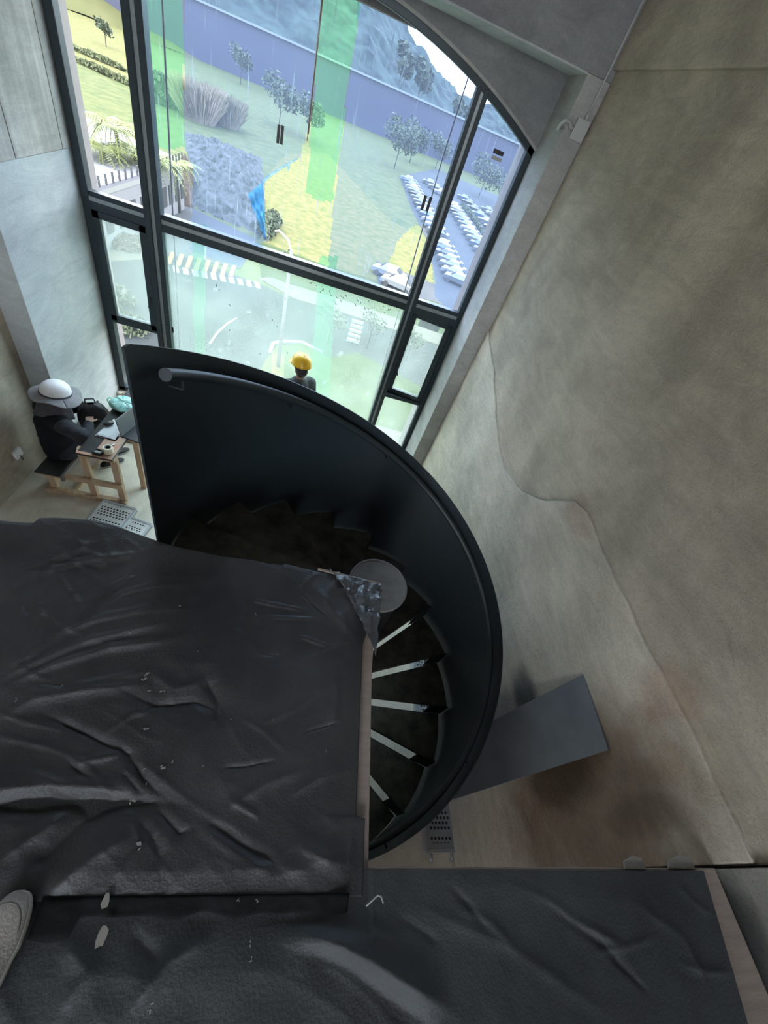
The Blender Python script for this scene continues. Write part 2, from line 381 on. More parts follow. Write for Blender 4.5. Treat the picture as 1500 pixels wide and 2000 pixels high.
struct('painted_lit_soffit', MB().box(-2.81, 1.57, 4.765, 5.25, 4.718, 4.732), M_['smooth_conc'])  # added pale slab: window light on the beam soffit, put into its colour
# front wall: sill curb, arched spandrel, outer reveals
ARC = lambda x: EYE + .0975 * 5.35 - (.567 / 5.35) * (x + .617) ** 2
xs = [-2.81 + (1.575 + 2.81) * i / 40 for i in range(41)]
w = MB()
pts = [(x, ARC(x) + .0) for x in xs] + [(1.60, 4.76), (-2.84, 4.76)]
w.prism_y(pts, 5.26, 5.62)
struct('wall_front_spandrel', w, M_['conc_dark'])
w = MB()
pts = [(x, ARC(x) - .022) for x in xs] + [(x, ARC(x)) for x in xs[::-1]]
w.prism_y(pts, 5.25, 5.29); struct('trim_3', w, M_['conc'])
struct('trim_4', MB().box(-2.815, 1.575, 5.21, 5.62, 0, .135), M_['floor'], bevel=.008)           # curb under the window
w = MB().box(-3.4, -2.775, 5.46, 5.62, -.3, 7.4).box(1.53, 2.3, 5.46, 5.75, -.3, 7.4).box(-2.735, 1.53, 5.63, 5.75, 4.6, 7.4).box(-2.735, 1.53, 5.46, 5.75, -.3, .10)
struct('wall_front', w, mat('outer_render', (.20, .175, .17), .8, 0, var=.15))
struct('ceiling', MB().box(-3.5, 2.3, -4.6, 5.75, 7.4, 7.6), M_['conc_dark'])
# unseen back wall; its two bare openings are added and sized for fill light
w = MB().box(-3.5, 2.3, -4.9, -4.6, 2.3, 3.4).box(-3.5, -1.1, -4.9, -4.6, -.2, 2.3).box(-.2, 2.3, -4.9, -4.6, -.2, 2.3).box(-3.5, -2.4, -4.9, -4.6, 3.4, 7.4).box(.5, 2.3, -4.9, -4.6, 3.4, 7.4).box(-2.4, .5, -4.9, -4.6, 6.1, 7.4)
struct('wall_back', w, M_['conc'])

# ------------------------------------------------------------------ window
win = thing('window_1', 'tall arched window with dark metal frame overlooking the valley', 'window', (0, 0, 0), kind='structure')
FY0, FY1 = 5.30, 5.40
ZB, ZT0, ZT1 = .14, 2.40, 2.56
f = MB()
f.box(-2.805, -2.725, FY0, FY1, ZB, 4.24)
f.box(1.505, 1.57, FY0, FY1, ZB, 4.24)
f.box(-2.805, 1.57, FY0, FY1, ZB, ZB + .06)
pts = [(x, ARC(x) - .075) for x in xs] + [(x, ARC(x) - .005) for x in xs[::-1]]
f.prism_y(pts, FY0, FY1)
f.build('frame', M_['frame'], win, bevel=.004)
for x0, x1 in ((-2.185, -2.015), (.835, .955)):
    zt = ARC((x0 + x1) / 2) - .05
    f = MB(); wd = (x1 - x0) * .36
    f.box(x0, x0 + wd, FY0 - .02, FY1, ZB, zt).box(x1 - wd, x1, FY0 - .02, FY1, ZB, zt)
    mu = f.build('mullion', M_['frame'], win, bevel=.003)
    MB().box(x0 + wd * .8, x1 - wd * .8, FY0 + .015, FY1 - .01, ZB, zt).build('mullion_channel', M_['track'], mu)
for x0, x1 in ((-2.73, -2.185), (-2.015, .835), (.955, 1.51)):
    f = MB().box(x0, x1, FY0 - .01, FY1, ZT0, ZT0 + .075).box(x0, x1, FY0 + .01, FY1, ZT1 - .05, ZT1)
    t = f.build('transom', M_['frame'], win, bevel=.003)
    MB().box(x0, x1, FY0 + .0, FY1 - .01, ZT0 + .07, ZT1 - .045).build('transom_ledge', M_['track'], t)
GY = 5.36
def pane(x0, x1, z0, z1, m, arc=False):
    if arc:
        p = [(x0, z0), (x1, z0)] + [(x1 + (x0 - x1) * i / 14, ARC(x1 + (x0 - x1) * i / 14) - .06) for i in range(15)]
    else: p = [(x0, z0), (x1, z0), (x1, z1), (x0, z1)]
    return MB().prism_y(p, GY, GY + .006).build('pane', m, win)
def pane1(x0, x1, z0, z1, m, arc=False):
    # single skin so that light passes one veil only
    if arc:
        p = [(x0, z0), (x1, z0)] + [(x1 + (x0 - x1) * i / 14, ARC(x1 + (x0 - x1) * i / 14) - .06) for i in range(15)]
    else: p = [(x0, z0), (x1, z0), (x1, z1), (x0, z1)]
    mb = MB().add([(a, GY, b) for a, b in p], [tuple(range(len(p)))])
    return mb.build('pane', m, win)
pane1(-2.73, -2.18, ZT1 - .01, 0, M_['glass'], True)
pane1(-2.02, .84, ZT1 - .01, 0, M_['glass_run'], True)
pane1(.95, 1.51, ZT1 - .01, 0, M_['glass_run'], True)
pane1(-2.02, .84, ZB + .05, ZT0 + .01, M_['glass_green'])
pane1(-2.73, -2.18, ZB + .05, 1.19, M_['glass'])
pane1(.95, 1.51, ZB + .05, 1.17, M_['glass_green'])
MB().box(-2.73, -2.18, FY0, FY1, 1.165, 1.22).box(.95, 1.51, FY0, FY1, 1.15, 1.20).build('rail', M_['frame'], win, bevel=.003)
def casement(x0, x1, z0, z1, hinge_x, ang, hx, hlean):
    s = thing('casement_sash', None, None, (hinge_x, 5.33, 0), radians(ang)); s.parent = win
    a, b = x0 - hinge_x, x1 - hinge_x; t = .07
    MB().box(a, a + t, -.035, .035, z0, z1).box(b - t, b, -.035, .035, z0, z1).box(a, b, -.035, .035, z0, z0 + t).box(a, b, -.035, .035, z1 - t, z1).build('sash_frame', M_['frame'], s, bevel=.004)
    MB().add([(a + t, .01, z0 + t), (b - t, .01, z0 + t), (b - t, .01, z1 - t), (a + t, .01, z1 - t)], [(0, 1, 2, 3)]).build('sash_pane', M_['glass_green'], s)
    MB().bar((hx, -.05, 1.62), (hx + hlean, -.06, 1.50), .016, .014).bar((hx, -.03, 1.62), (hx, -.06, 1.62), .02, .02).build('handle', M_['dark'], s, bevel=.003)
    return s
casement(-2.73, -2.19, 1.20, 2.395, -2.73, 0, .505, -.02)
casement(.96, 1.505, 1.20, 2.395, 1.505, -10, -.51, .05)
# ------------------------------------------------------------------ netting hung outside
NY = 5.80
def net(name, pts, m, label, y=NY, group=None):
    cs = .025
    x0 = min(p[0] for p in pts); x1 = min(max(p[0] for p in pts), 2.6); z0 = max(min(p[1] for p in pts), 0); z1 = min(max(p[1] for p in pts), 5.4)
    def inside(x, z):
        c = False; n = len(pts)
        for i in range(n):
            (ax, az), (bx, bz) = pts[i], pts[(i + 1) % n]
            if (az > z) != (bz > z) and x < ax + (z - az) * (bx - ax) / (bz - az): c = not c
        return c
    nx, nz_ = int((x1 - x0) / cs) + 1, int((z1 - z0) / cs) + 1
    idx = {}; w = MB()
    def vid(i, j):
        if (i, j) not in idx:
            x, z = x0 + i * cs, z0 + j * cs; idx[(i, j)] = len(w.v); w.v.append((x, y + .03 * noise.noise(Vector((x * 1.3, 0, z * 1.1))), z))
        return idx[(i, j)]
    for i in range(nx):
        for j in range(nz_):
            if inside(x0 + (i + .5) * cs, z0 + (j + .5) * cs):
                w.f.append((vid(i, j), vid(i + 1, j), vid(i + 1, j + 1), vid(i, j + 1))); w.mi.append(0)
    o = w.build(name, m, smooth=True)
    return tag(o, label, 'netting', group)
def wp(px, py, y=NY):
    v = at_y(px, py, y); return (v.x, v.z)
P1 = [wp(*p) for p in ((360, -40), (632, -40), (603, 250), (584, 310), (545, 330), (517, 352), (512, 420), (523, 470), (505, 478), (470, 520), (372, 490), (378, 330), (362, 290), (358, 120))]
net('safety_netting', P1, M_['net'], 'pale blue safety net veil over the middle window, torn at its lower right')
P2 = [wp(*p) for p in ((712, -60), (1200, -60), (1200, 420), (980, 700), (850, 580), (834, 440), (805, 440), (775, 475), (758, 520), (740, 560), (640, 540), (652, 395))]
net('safety_netting', P2, M_['net'], 'pale blue safety net over the window right half, arched hole by two white vehicles')
net('safety_netting', [wp(*p) for p in ((270, -60), (355, -60), (360, 285), (338, 292), (322, 290), (303, 280))], M_['net_green'], 'green net strip hanging beside the left mullion, ending in a ragged hem')
net('safety_netting', [wp(*p) for p in ((634, -60), (712, -60), (650, 392), (625, 392), (598, 378))], M_['net_green'], 'green net strip hanging down the middle of the large upper pane')
net('safety_netting', [wp(*p) for p in ((376, 440), (403, 440), (399, 760), (381, 760))], M_['net_green'], 'narrow green net strip behind the left of the large lower pane')
net('safety_netting', [wp(*p) for p in ((625, 500), (660, 500), (640, 830), (600, 830))], M_['net_green'], 'green net strip behind the yellow-helmeted person, lower window')
# bunched rag of blue net at the tear
rag = [wp(*p) for p in ((510, 352), (517, 400), (512, 425), (520, 455), (510, 470), (500, 440), (488, 425), (470, 390), (487, 382))]
w = MB(); 
def ragf(u, v):
    a = at_y(514 - 30 * (1 - v) * u + 6 * v - 2 * u * v, 355 + 112 * v + 25 * u * (1 - v), NY + .02)
    return (a.x, a.y + .05 * noise.noise(Vector((u * 6, v * 6, 2))), a.z)
w.grid(ragf, 16, 30); r_ = w.build('torn_netting', M_['net_blue'], smooth=True)
tag(r_, 'bunched bright blue rag of torn net hanging at the tear', 'netting')
w = MB()
def wisp(u, v):
    p0 = (512 + 70 * u, 352 - 44 * u ** .8); wdt = 7 * (1 - u) + 3 + (16 if .68 < u < .8 else 0) * (1 - abs(u - .74) / .06 if .68 < u < .8 else 0)
    a = at_y(p0[0], p0[1] + wdt * v, NY + .03); return (a.x, a.y + .02 * noise.noise(Vector((u * 9, v * 3, 5))), a.z)
w.grid(wisp, 40, 4); tag(w.build('torn_netting', sheet('wisp', (.5, .75, .9), .4, (.2, .32, .42)), smooth=True), 'thin pale blue wisp of net stretched along the top of the tear', 'netting')

# ropes and cables outside
def rope(name, pts, r, m, label, cat, group=None):
    return tag(MB().tube(pts, r, 6).build(name, m, smooth=True), label, cat, group)
M_['rope'] = mat('dark_rope', (.10, .10, .12), .8)
def sag(p0, p1, y, n=8):
    a, b = at_y(*p0, y), at_y(*p1, y); return [a.lerp(b, i / n) for i in range(n + 1)]
rope('hanging_rope', [Vector((-2.0, 5.77, 5.0))] + sag((320, 60), (352, 700), 5.77), .010, M_['rope'], 'dark rope hanging outside just right of the left mullion', 'rope')
rope('hanging_rope', [Vector((.80, 5.77, 5.0))] + sag((866, 305), (716, 830), 5.77), .008, M_['rope'], 'dark rope hanging outside just left of the right mullion', 'rope')
rope('hanging_rope', sag((634, -40), (602, 262), 5.77), .010, mat('brown_rope', (.16, .08, .05), .8), 'brown rope along the edge of the middle green net strip', 'rope')
# small dark film tabs stuck on panes
def tab(px, py, w_, h_, label, m='dark'):
    c = at_y(px, py, 5.352); t = MB().box(c.x - w_ / 2, c.x + w_ / 2, 5.350, 5.354, c.z - h_ / 2, c.z + h_ / 2).build('pane_sticker', M_[m])
    tag(t, label, 'sticker')
tab(544, 262, .028, .14, 'left half of the small dark sticker pair on the large upper pane'); tab(551, 264, .028, .14, 'right half of the small dark sticker pair on the large upper pane')
tab(828, 396, .032, .13, 'left one of two dark stickers by the rope, large upper pane'); tab(838, 399, .032, .13, 'right one of two dark stickers by the rope, large upper pane')
tab(974, 298, .11, .035, 'upper of two dark stickers on the right upper pane'); tab(970, 310, .11, .03, 'lower of two grey stickers on the right upper pane', 'grey')
tab(230, 428, .10, .022, 'small dark label at the top of the left casement glass'); tab(841, 623, .07, .018, 'small dark label at the top of the right casement glass')
tab(338, 644, .018, .07, 'small dark tab low on the left of the large lower pane')
# dead flies / leaf bits stuck on the lower glass
w = MB()
for k in range(70):
    u = random.random()
    if k < 40: px = 600 + 180 * u; py = 555 + 50 * u + random.gauss(0, 12)
    elif k < 52: px = 312 + 22 * random.random(); py = 445 + 30 * random.random()
    else: px = random.uniform(340, 760); py = random.uniform(520, 700)
    c = at_y(px, py, 5.345)
    if not (-1.95 < c.x < .80 and .3 < c.z < 2.36): continue
    a = random.uniform(.3, 2.0); l = random.uniform(.006, .02)
    w.bar((c.x - cos(a) * l, c.y, c.z + sin(a) * l), (c.x + cos(a) * l, c.y, c.z - sin(a) * l), .006, .004, (0, 1, 0))
tag(w.build('stuck_bits', M_['dark']), 'scatter of tiny dark leaf bits stuck on the large lower pane', 'debris', kind='stuff')

# ================================================================== MEZZANINE
PZ = 2.57
w = MB(); w.prism([(-3.05, -4.6), (1.872, -4.6), (1.872, .03), (.449, .03), (.449, .65), (.470, 1.07), (-3.05, 1.10)], PZ - .10, PZ - .012)
struct('trim_5', w, M_['board'], bevel=.003)

def ridged(x, y, sx, sy, ang, seed):
    c, s = cos(ang), sin(ang); u = (c * x + s * y) * sx; v = (-s * x + c * y) * sy
    n = noise.noise(Vector((u, v, seed))); return (1 - abs(n) * 2.4)
def fbm(x, y, z, o=4):
    t = 0; a = 1
    for i in range(o): t += a * noise.noise(Vector((x, y, z + i * 7.3))); x *= 2.03; y *= 2.03; a *= .5
    return t
def crease(x, y, ang, lx, ly, seed, amp, sharp=3, gate=.0):
    """long soft pulls: stretched ridged noise, switched on and off in patches"""
    c, s_ = cos(ang), sin(ang)
    ax = x + .16 * noise.noise(Vector((x * 1.7, y * 1.7, seed + .5))) ; ay = y + .12 * noise.noise(Vector((x * 1.9, y * 1.9, seed + 3.5)))
    u = (c * ax + s_ * ay) / lx; v = (-s_ * ax + c * ay) / ly
    g = max(0, noise.noise(Vector((x * 1.9, y * 1.9, seed + 50))) + .22 - gate) * 1.8
    n = 1 - min(1, abs(noise.noise(Vector((u, v, seed)))) * 2.6)
    return amp * min(1.2, g) * n ** sharp
def folds(x, y):
    h = .013 * fbm(x * 1.5, y * 1.9, 1, 3)
    h += crease(x, y, .55, .7, .09, 11, .006) + crease(x, y, -.5, .5, .08, 31, .005)
    h += .0030 * fbm(x * 8, y * 8, 3, 3)
    return h
# the pulls and slack valleys of the cloth, drawn one by one: polyline over the sheet, half width, height
UP = [(((0, 1305), (60, 1280), (105, 1245), (150, 1215), (200, 1165), (265, 1110)), .013, .010), (((0, 1325), (80, 1290), (160, 1255), (330, 1215)), .014, .012),
      (((0, 1345), (100, 1300), (220, 1265), (340, 1250)), .014, .011), (((0, 1180), (60, 1130), (150, 1100), (280, 1085)), .020, .010), (((0, 1125), (90, 1095), (200, 1065)), .022, .010),
      (((120, 1240), (200, 1205), (320, 1180)), .012, .008), (((130, 1345), (220, 1325), (290, 1310)), .014, .008), (((0, 1400), (70, 1362), (200, 1345), (290, 1335)), .020, .012),
      (((200, 1190), (240, 1160), (300, 1140)), .010, .005), (((210, 1150), (270, 1125)), .010, .005), (((60, 1215), (120, 1170), (180, 1130)), .014, .006), (((40, 1170), (55, 1200), (60, 1240)), .010, -.005),
      (((80, 1390), (140, 1420), (200, 1450), (250, 1472), (280, 1520), (330, 1562)), .014, -.014), (((140, 1488), (200, 1480), (250, 1465)), .010, .008), (((60, 1340), (90, 1345), (125, 1350)), .008, .006),
      (((-60, 1575), (0, 1568), (100, 1562), (200, 1566), (300, 1566), (345, 1572)), .030, -.030), (((-60, 1545), (0, 1540), (100, 1532), (190, 1538), (260, 1548)), .022, .014), (((130, 1485), (175, 1525)), .009, -.007),
      (((235, 1505), (280, 1552)), .008, -.008), (((300, 1575), (350, 1628), (375, 1618)), .014, -.012), (((400, 1600), (470, 1650), (560, 1702)), .016, -.012), (((390, 1610), (455, 1660), (540, 1712)), .014, .007),
      (((450, 1562), (510, 1598)), .008, .007), (((590, 1432), (660, 1410)), .007, -.007), (((430, 1500), (480, 1497), (540, 1485)), .008, -.007), (((490, 1170), (560, 1185), (600, 1192)), .008, .006), (((520, 1204), (620, 1209)), .007, .006),
      (((590, 1155), (612, 1180), (640, 1205)), .010, -.008), (((580, 1240), (610, 1250), (645, 1262)), .008, .006), (((500, 1278), (550, 1280)), .007, -.006), (((485, 1140), (480, 1190), (470, 1250)), .022, -.008),
      (((400, 1320), (425, 1370), (425, 1430)), .030, -.018), (((250, 1352), (300, 1378), (380, 1370), (430, 1390)), .018, -.014), (((290, 1310), (340, 1345), (400, 1335)), .020, .008),
      (((210, 1580), (150, 1610), (100, 1660), (40, 1710)), .034, -.018), (((260, 1630), (190, 1670), (90, 1750)), .026, .014), (((130, 1590), (80, 1625), (0, 1680)), .022, .012), (((270, 1600), (300, 1640), (320, 1700)), .020, -.010),
      (((580, 1650), (640, 1680), (690, 1690)), .024, .012), (((450, 1700), (540, 1690), (620, 1705)), .020, .008), (((690, 1630), (680, 1700)), .012, .006), (((500, 1420), (600, 1370), (660, 1330)), .012, .005), (((440, 1580), (520, 1530), (600, 1500)), .016, .007),
      (((560, 1560), (620, 1520), (680, 1500)), .014, .006), (((470, 1400), (520, 1430), (560, 1470)), .010, .005), (((200, 1435), (260, 1395), (310, 1385)), .010, .006), (((620, 1150), (655, 1200), (690, 1240)), .020, .012), (((640, 1300), (660, 1350), (650, 1420)), .012, .005)]
LO = [(((530, 1805), (640, 1832), (720, 1875), (850, 1955), (900, 1990)), .040, .034), (((560, 1850), (680, 1890), (760, 1950), (850, 2010)), .032, -.014), (((860, 1700), (900, 1745), (960, 1820)), .012, -.008), (((1060, 1745), (1130, 1800), (1230, 1850)), .012, .009),
      (((1075, 1765), (1170, 1835), (1240, 1900)), .014, -.008), (((1200, 1870), (1275, 1942)), .008, -.008), (((900, 1770), (960, 1800), (1010, 1850)), .012, .007), (((1325, 1720), (1360, 1760), (1400, 1790)), .012, .006), (((1160, 1862), (1220, 1852), (1285, 1830)), .010, .006),
      (((780, 1790), (830, 1820), (870, 1850)), .012, -.007), (((1330, 1880), (1390, 1900), (1440, 1900)), .012, .007), (((800, 1760), (1000, 1850), (1200, 1990)), .022, .006), (((950, 1730), (1000, 1720), (1080, 1760)), .014, .006), (((250, 1810), (290, 1860), (310, 1900)), .018, -.010),
      (((120, 1830), (170, 1900), (110, 1990)), .022, .012), (((240, 1990), (330, 1880), (420, 1820)), .024, .012), (((1240, 1760), (1340, 1830), (1400, 1950)), .016, .006), (((640, 1740), (700, 1790), (780, 1840)), .014, .006)]
import numpy as np
def press(o, lines):
    me = o.data; n = len(me.vertices); co = np.empty(n * 3); me.vertices.foreach_get('co', co); co = co.reshape(-1, 3)
    x, y = co[:, 0].copy(), co[:, 1].copy(); dz = np.zeros(n)
    for pl, wd, amp in lines:
        P = [at_z(px, py, PZ + .03) for px, py in pl]; L_ = [0]
        for a, b in zip(P[:-1], P[1:]): L_.append(L_[-1] + (b - a).length)
        best = np.full(n, 1e9); arc = np.zeros(n)
        for i, (a, b) in enumerate(zip(P[:-1], P[1:])):
            dx, dy = b.x - a.x, b.y - a.y; l2 = dx * dx + dy * dy
            t = np.clip(((x - a.x) * dx + (y - a.y) * dy) / l2, 0, 1); d = np.hypot(x - a.x - t * dx, y - a.y - t * dy)
            m = d < best; best[m] = d[m]; arc[m] = (L_[i] + t[m] * (L_[i + 1] - L_[i])) / L_[-1]
        prof = np.exp(-(best / wd) ** 2 * .9) * (.75 + .25 * np.exp(-(best / wd * 3) ** 2))
        dz += amp * prof * np.clip(np.sin(np.pi * np.clip(arc, .04, .96)) * 1.6, 0, 1)
    edge = np.clip((y + .04) / .03, 0, 1) if lines is UP else np.where(x < .45, np.clip((-.08 - y) / .05, 0, 1), np.clip((.0 - y) / .05, 0, 1))
    co[:, 2] = np.maximum(co[:, 2] + dz * edge, PZ + .003)
    me.vertices.foreach_set('co', co.ravel()); me.update()

# upper tarp over the projecting part
def tarp_upper(u, v):
    x = -2.9 + u * (2.9 + .415); y = -.038 + v * 1.108
    if u > .8:                                   # right edge wanders back from the board edge
        k = (u - .8) / .2; edge = .0
        yy = y
        if yy < .15: edge = .012
        elif yy < .75: edge = -.018
        else: edge = -.018 + (yy - .75) / .3 * .085
        x += k * edge
    if v > .8:
        k = (v - .8) / .2
        fr = 1.075 + .0 * x + (.045 * math.exp(-((x + .80) / .22) ** 2)) + (-.025 if x < -1.0 else 0) + .006 * noise.noise(Vector((x * 9, 0, 0)))
        if x > .0: fr = 1.085 - .04 * (x / .47)
        y += k * (fr - 1.07)
    h = folds(x, y)
    e = min(1, (1 - u) / .03, (1 - v) / .02 + .15) if v > .9 or u > .9 else 1
    ev = min(1, v / .05)
    base = .026
    z = PZ + base + h * max(.25, e) * (.3 + .7 * ev)
    z += .035 * math.exp(-((x + .80) / .25) ** 2) * max(0, (v - .85) / .15)      # blown-up front hem on the left
    z += .03 * math.exp(-((x + 1.35) / .2) ** 2) * max(0, (v - .7) / .3)
    z = z * (1 - max(0, (.05 - v) / .05)) + (PZ + .020) * max(0, (.05 - v) / .05)
    # fallen right lip near the stair
    if u > .965: z -= .02 * (u - .965) / .035
    return (x, y, max(z, PZ + .004))
w = MB().grid(tarp_upper, 620, 230); tu = w.build('tarpaulin', M_['tarp'], smooth=True); press(tu, UP)
tag(tu, 'dark grey creased tarpaulin over the platform corner beside the spiral stair', 'tarpaulin')
sm = tu.modifiers.new('thick', 'SOLIDIFY'); sm.thickness = .004; sm.offset = 1
# shiny plastic corner flap lying over that corner
def flap(u, v):
    a = Vector((.21, 1.095, 0)).lerp(Vector((.475, 1.055, 0)), u); b = Vector((.33, .93, 0)).lerp(Vector((.475, .84, 0)), u) if False else Vector((.30, 1.0, 0)).lerp(Vector((.455, .70, 0)), u)
    p = a.lerp(b, v); fl = .030 + .022 * abs(noise.noise(Vector((p.x * 14, p.y * 9, 8)))) + .012 * noise.noise(Vector((p.x * 30, p.y * 20, 5)))
    jx = .008 * noise.noise(Vector((p.x * 40, p.y * 40, 2)))
    return (p.x + jx, p.y + jx, PZ + fl + .012 * sin(v * 3.1))
w = MB().grid(flap, 40, 40); fl = w.build('plastic_sheet', mat('shiny_black_plastic', (.07, .075, .085), .28, 0, col2=(.045, .047, .055), scale=20, bump=.4, bscale=50, spec=.7), smooth=True)
tag(fl, 'shiny dark plastic flap folded over the platform corner by the column', 'plastic sheet'); m_ = fl.modifiers.new('t', 'SOLIDIFY'); m_.thickness = .002

hemw = MB().bar((.16, 1.088, PZ + .030), (.468, 1.062, PZ + .030), .012, .008)
tag(hemw.build('batten_strip', M_['board'], bevel=.002), 'thin pale batten under the plastic flap at the platform front edge', 'batten')
# lower tarp on the walkway
def tarp_lower(u, v):
    x = -1.9 + u * 3.62; y = -1.7 + v * 1.722
    r = 0
    if u > .8: x += (u - .8) / .2 * (.055 + .20 * max(-.5, y))
    wx = x + .08 * noise.noise(Vector((x * 2, y * 2, 14)))
    h = .010 * fbm(wx * 1.4, y * 2.0, 21, 3)
    h += crease(x, y, -.6, .6, .10, 61, .004)
    h += .0025 * noise.noise(Vector((x * 15, y * 15, 3)))
    e = min(1, (1 - v) / .05, (1 - u) / .04)
    near = min(1, max(0, (-.075 - y) / .10)) if x < .45 else 1
    return (x, y, PZ + .004 + max(.0, .002 + .010 * near + h * max(.2, e) * near))
w = MB().grid(tarp_lower, 560, 260); tl = w.build('tarpaulin', M_['tarp2'], smooth=True); press(tl, LO)
tag(tl, 'blue-grey tarpaulin taped along the near walkway, lowest in view', 'tarpaulin')
# torn tape strip where the sheets meet
def tape(u, v):
    x = -.42 + u * .80; y = -.030 - v * (.040 + .016 * noise.noise(Vector((u * 9, 0, 3))) + (.035 if u < .12 else 0))
    return (x, y, PZ + .0265 - .013 * v + .0035 * noise.noise(Vector((x * 30, y * 60, 1))))
w = MB().grid(tape, 90, 6); tp = w.build('tape_strip', mat('torn_black_tape', (.005, .006, .006), .9, 0, col2=(.012, .012, .012), scale=12, bump=.3, bscale=30, spec=.1), smooth=True)
tag(tp, 'crumpled black tape strip along the seam between the two tarpaulins', 'tape')
tp.modifiers.new('t', 'SOLIDIFY').thickness = .002
# scraps of torn paper showing at the seam
for k, (px, py, s, lb) in enumerate(((205, 1760, .022, 'pale torn paper scrap at the left end of the tape, nearer the platform edge'), (197, 1830, .026, 'pale torn paper scrap at the left end of the tape, nearer the camera'))):
    c = at_z(px, py, PZ + .045); w = MB(); n = 9
    pts = [(c.x + s * (.4 + .6 * random.random()) * cos(2 * pi * i / n) * .6, c.y + s * (.5 + .5 * random.random()) * sin(2 * pi * i / n)) for i in range(n)]
    w.prism(pts, PZ + .036, PZ + .038); tag(w.build('paper_scrap', mat('scrap', (.24, .22, .20), .8)), lb, 'scrap')
# flakes of plaster on the tarps
w = MB()
for px, py, s in ((284, 1312, .012), (278, 1322, .009), (290, 1345, .007), (312, 1348, .008), (286, 1418, .010), (326, 1490, .014), (280, 1500, .008), (118, 1335, .006), (30, 1360, .005), (268, 1650, .013), (106, 1530, .006), (283, 1530, .005), (490, 1843, .006), (490, 1875, .005), (292, 1968, .008), (398, 1494, .006), (452, 1402, .004), (535, 1403, .004), (258, 1560, .012), (465, 1760, .005), (502, 1758, .006), (640, 1465, .004), (350, 1180, .006), (500, 1195, .005), (386, 1268, .004)):
    c = at_z(px, py, PZ + .05)
    for q in range(3):
        x = c.x + random.gauss(0, s * .5); y = c.y + random.gauss(0, s * .6); a = random.random() * 3; r = s * random.uniform(.2, .5)
        z = tarp_z = PZ + .030 + (folds(x, y) if y > -.04 else .0) + .003
        w.bar((x - r * cos(a), y - r * sin(a), z), (x + r * cos(a), y + r * sin(a), z + .001), r * .8, .002)
tag(w.build('plaster_flakes', mat('flakes', (.30, .29, .27), .9, 0, var=.3)), 'small pale plaster flakes scattered on the tarpaulins', 'debris', kind='stuff')
# broken bits at the platform edge by the wall
for k, (x, y, sx, lb) in enumerate(((1.48, .045, .10, 'flat broken mortar piece on the platform edge, farther from the wall'), (1.70, .048, .13, 'flat broken mortar piece on the platform edge, nearest the wall'))):
    pts = [(x - sx / 2, y - .02), (x + sx / 2, y - .022), (x + sx * .45, y + .012), (x + .01, y + .02), (x - sx * .4, y + .004)]
    tag(MB().prism(pts, PZ - .012, PZ - .002).build('mortar_piece', mat('mortar', (.34, .31, .28), .9, 0, var=.3, bump=.4), bevel=.003), lb, 'rubble')
# loose thread
w = MB().tube([at_z(px, py, PZ + .05 + k * .002) for k, (px, py) in enumerate(((715, 1770), (728, 1758), (738, 1749), (745, 1752), (749, 1764)))], .0022, 6)
tag(w.build('string_end', M_['conc'], smooth=True), 'short pale string end on the tarpaulin near the platform corner', 'string')

# ================================================================== SPIRAL STAIR
ST = thing('spiral_staircase', 'black steel spiral staircase with solid curved guard dropping from the platform', 'staircase', (.53, 1.168, 0))
GX, GYc, GR = .56 - .53, 0.0, 1.12
def gz(th): return EYE - .724 - .574 * (pi - th)
w = MB(); NG = 150; t0, t1 = radians(182.3), radians(-84); hb = 1.30
def gcol(th, k):
    zt = gz(th); zb = max(zt - hb - .06 * (t0 - th), .0)
    s = (t0 - th)
    if s < .02: zt -= .012
    r = GR + (.0, .008, .008, .0)[k]; z = (zt, zt, zb, zb)[k]
    return (GX + r * cos(th), r * sin(th), z)
b = 0
for i in range(NG + 1):
    th = t0 + (t1 - t0) * i / NG
    for k in range(4): w.v.append(gcol(th, k))
for i in range(NG):
    for k in range(4):
        a = i * 4; k2 = (k + 1) % 4; w.f.append((a + k, a + 4 + k, a + 4 + k2, a + k2)); w.mi.append(0)
w.f += [(0, 1, 2, 3), (NG * 4 + 3, NG * 4 + 2, NG * 4 + 1, NG * 4)]; w.mi += [0, 0]
w.build('guard_panel', M_['guard'], ST, smooth=True, auto=30)
hr = []
for i in range(121):
    th = radians(176) + (radians(-82) - radians(176)) * i / 120
    hr.append((GX + (GR - .055) * cos(th), (GR - .055) * sin(th), gz(th) - .085))
hr_o = MB().tube(hr, .0225, 16).build('handrail', M_['guard'], ST, smooth=True, auto=40)
for th in (170, 130, 90, 50, 10, -30, -65):
    t = radians(th); r0, r1 = GR - .055, GR
    MB().tube([(GX + r0 * cos(t), r0 * sin(t), gz(t) - .10), (GX + r0 * cos(t), r0 * sin(t), gz(t) - .145), (GX + r1 * cos(t), r1 * sin(t), gz(t) - .15)], .006, 6).build('handrail_bracket', M_['guard'], hr_o)
col = MB().cyl((-.02, 0, 0), .145, EYE - 1.775, 40).build('column', M_['black'], ST, smooth=True, auto=40)
MB().lathe([(.158, 0), (.163, .003), (.163, .012), (.158, .015), (.152, .015), (.150, .0125), (.001, .0125)], (-.02, 0, EYE - 1.775), 48).build('column_cap', M_['cap'], col, smooth=True, auto=30)
RISE = .205; SP = 20.95
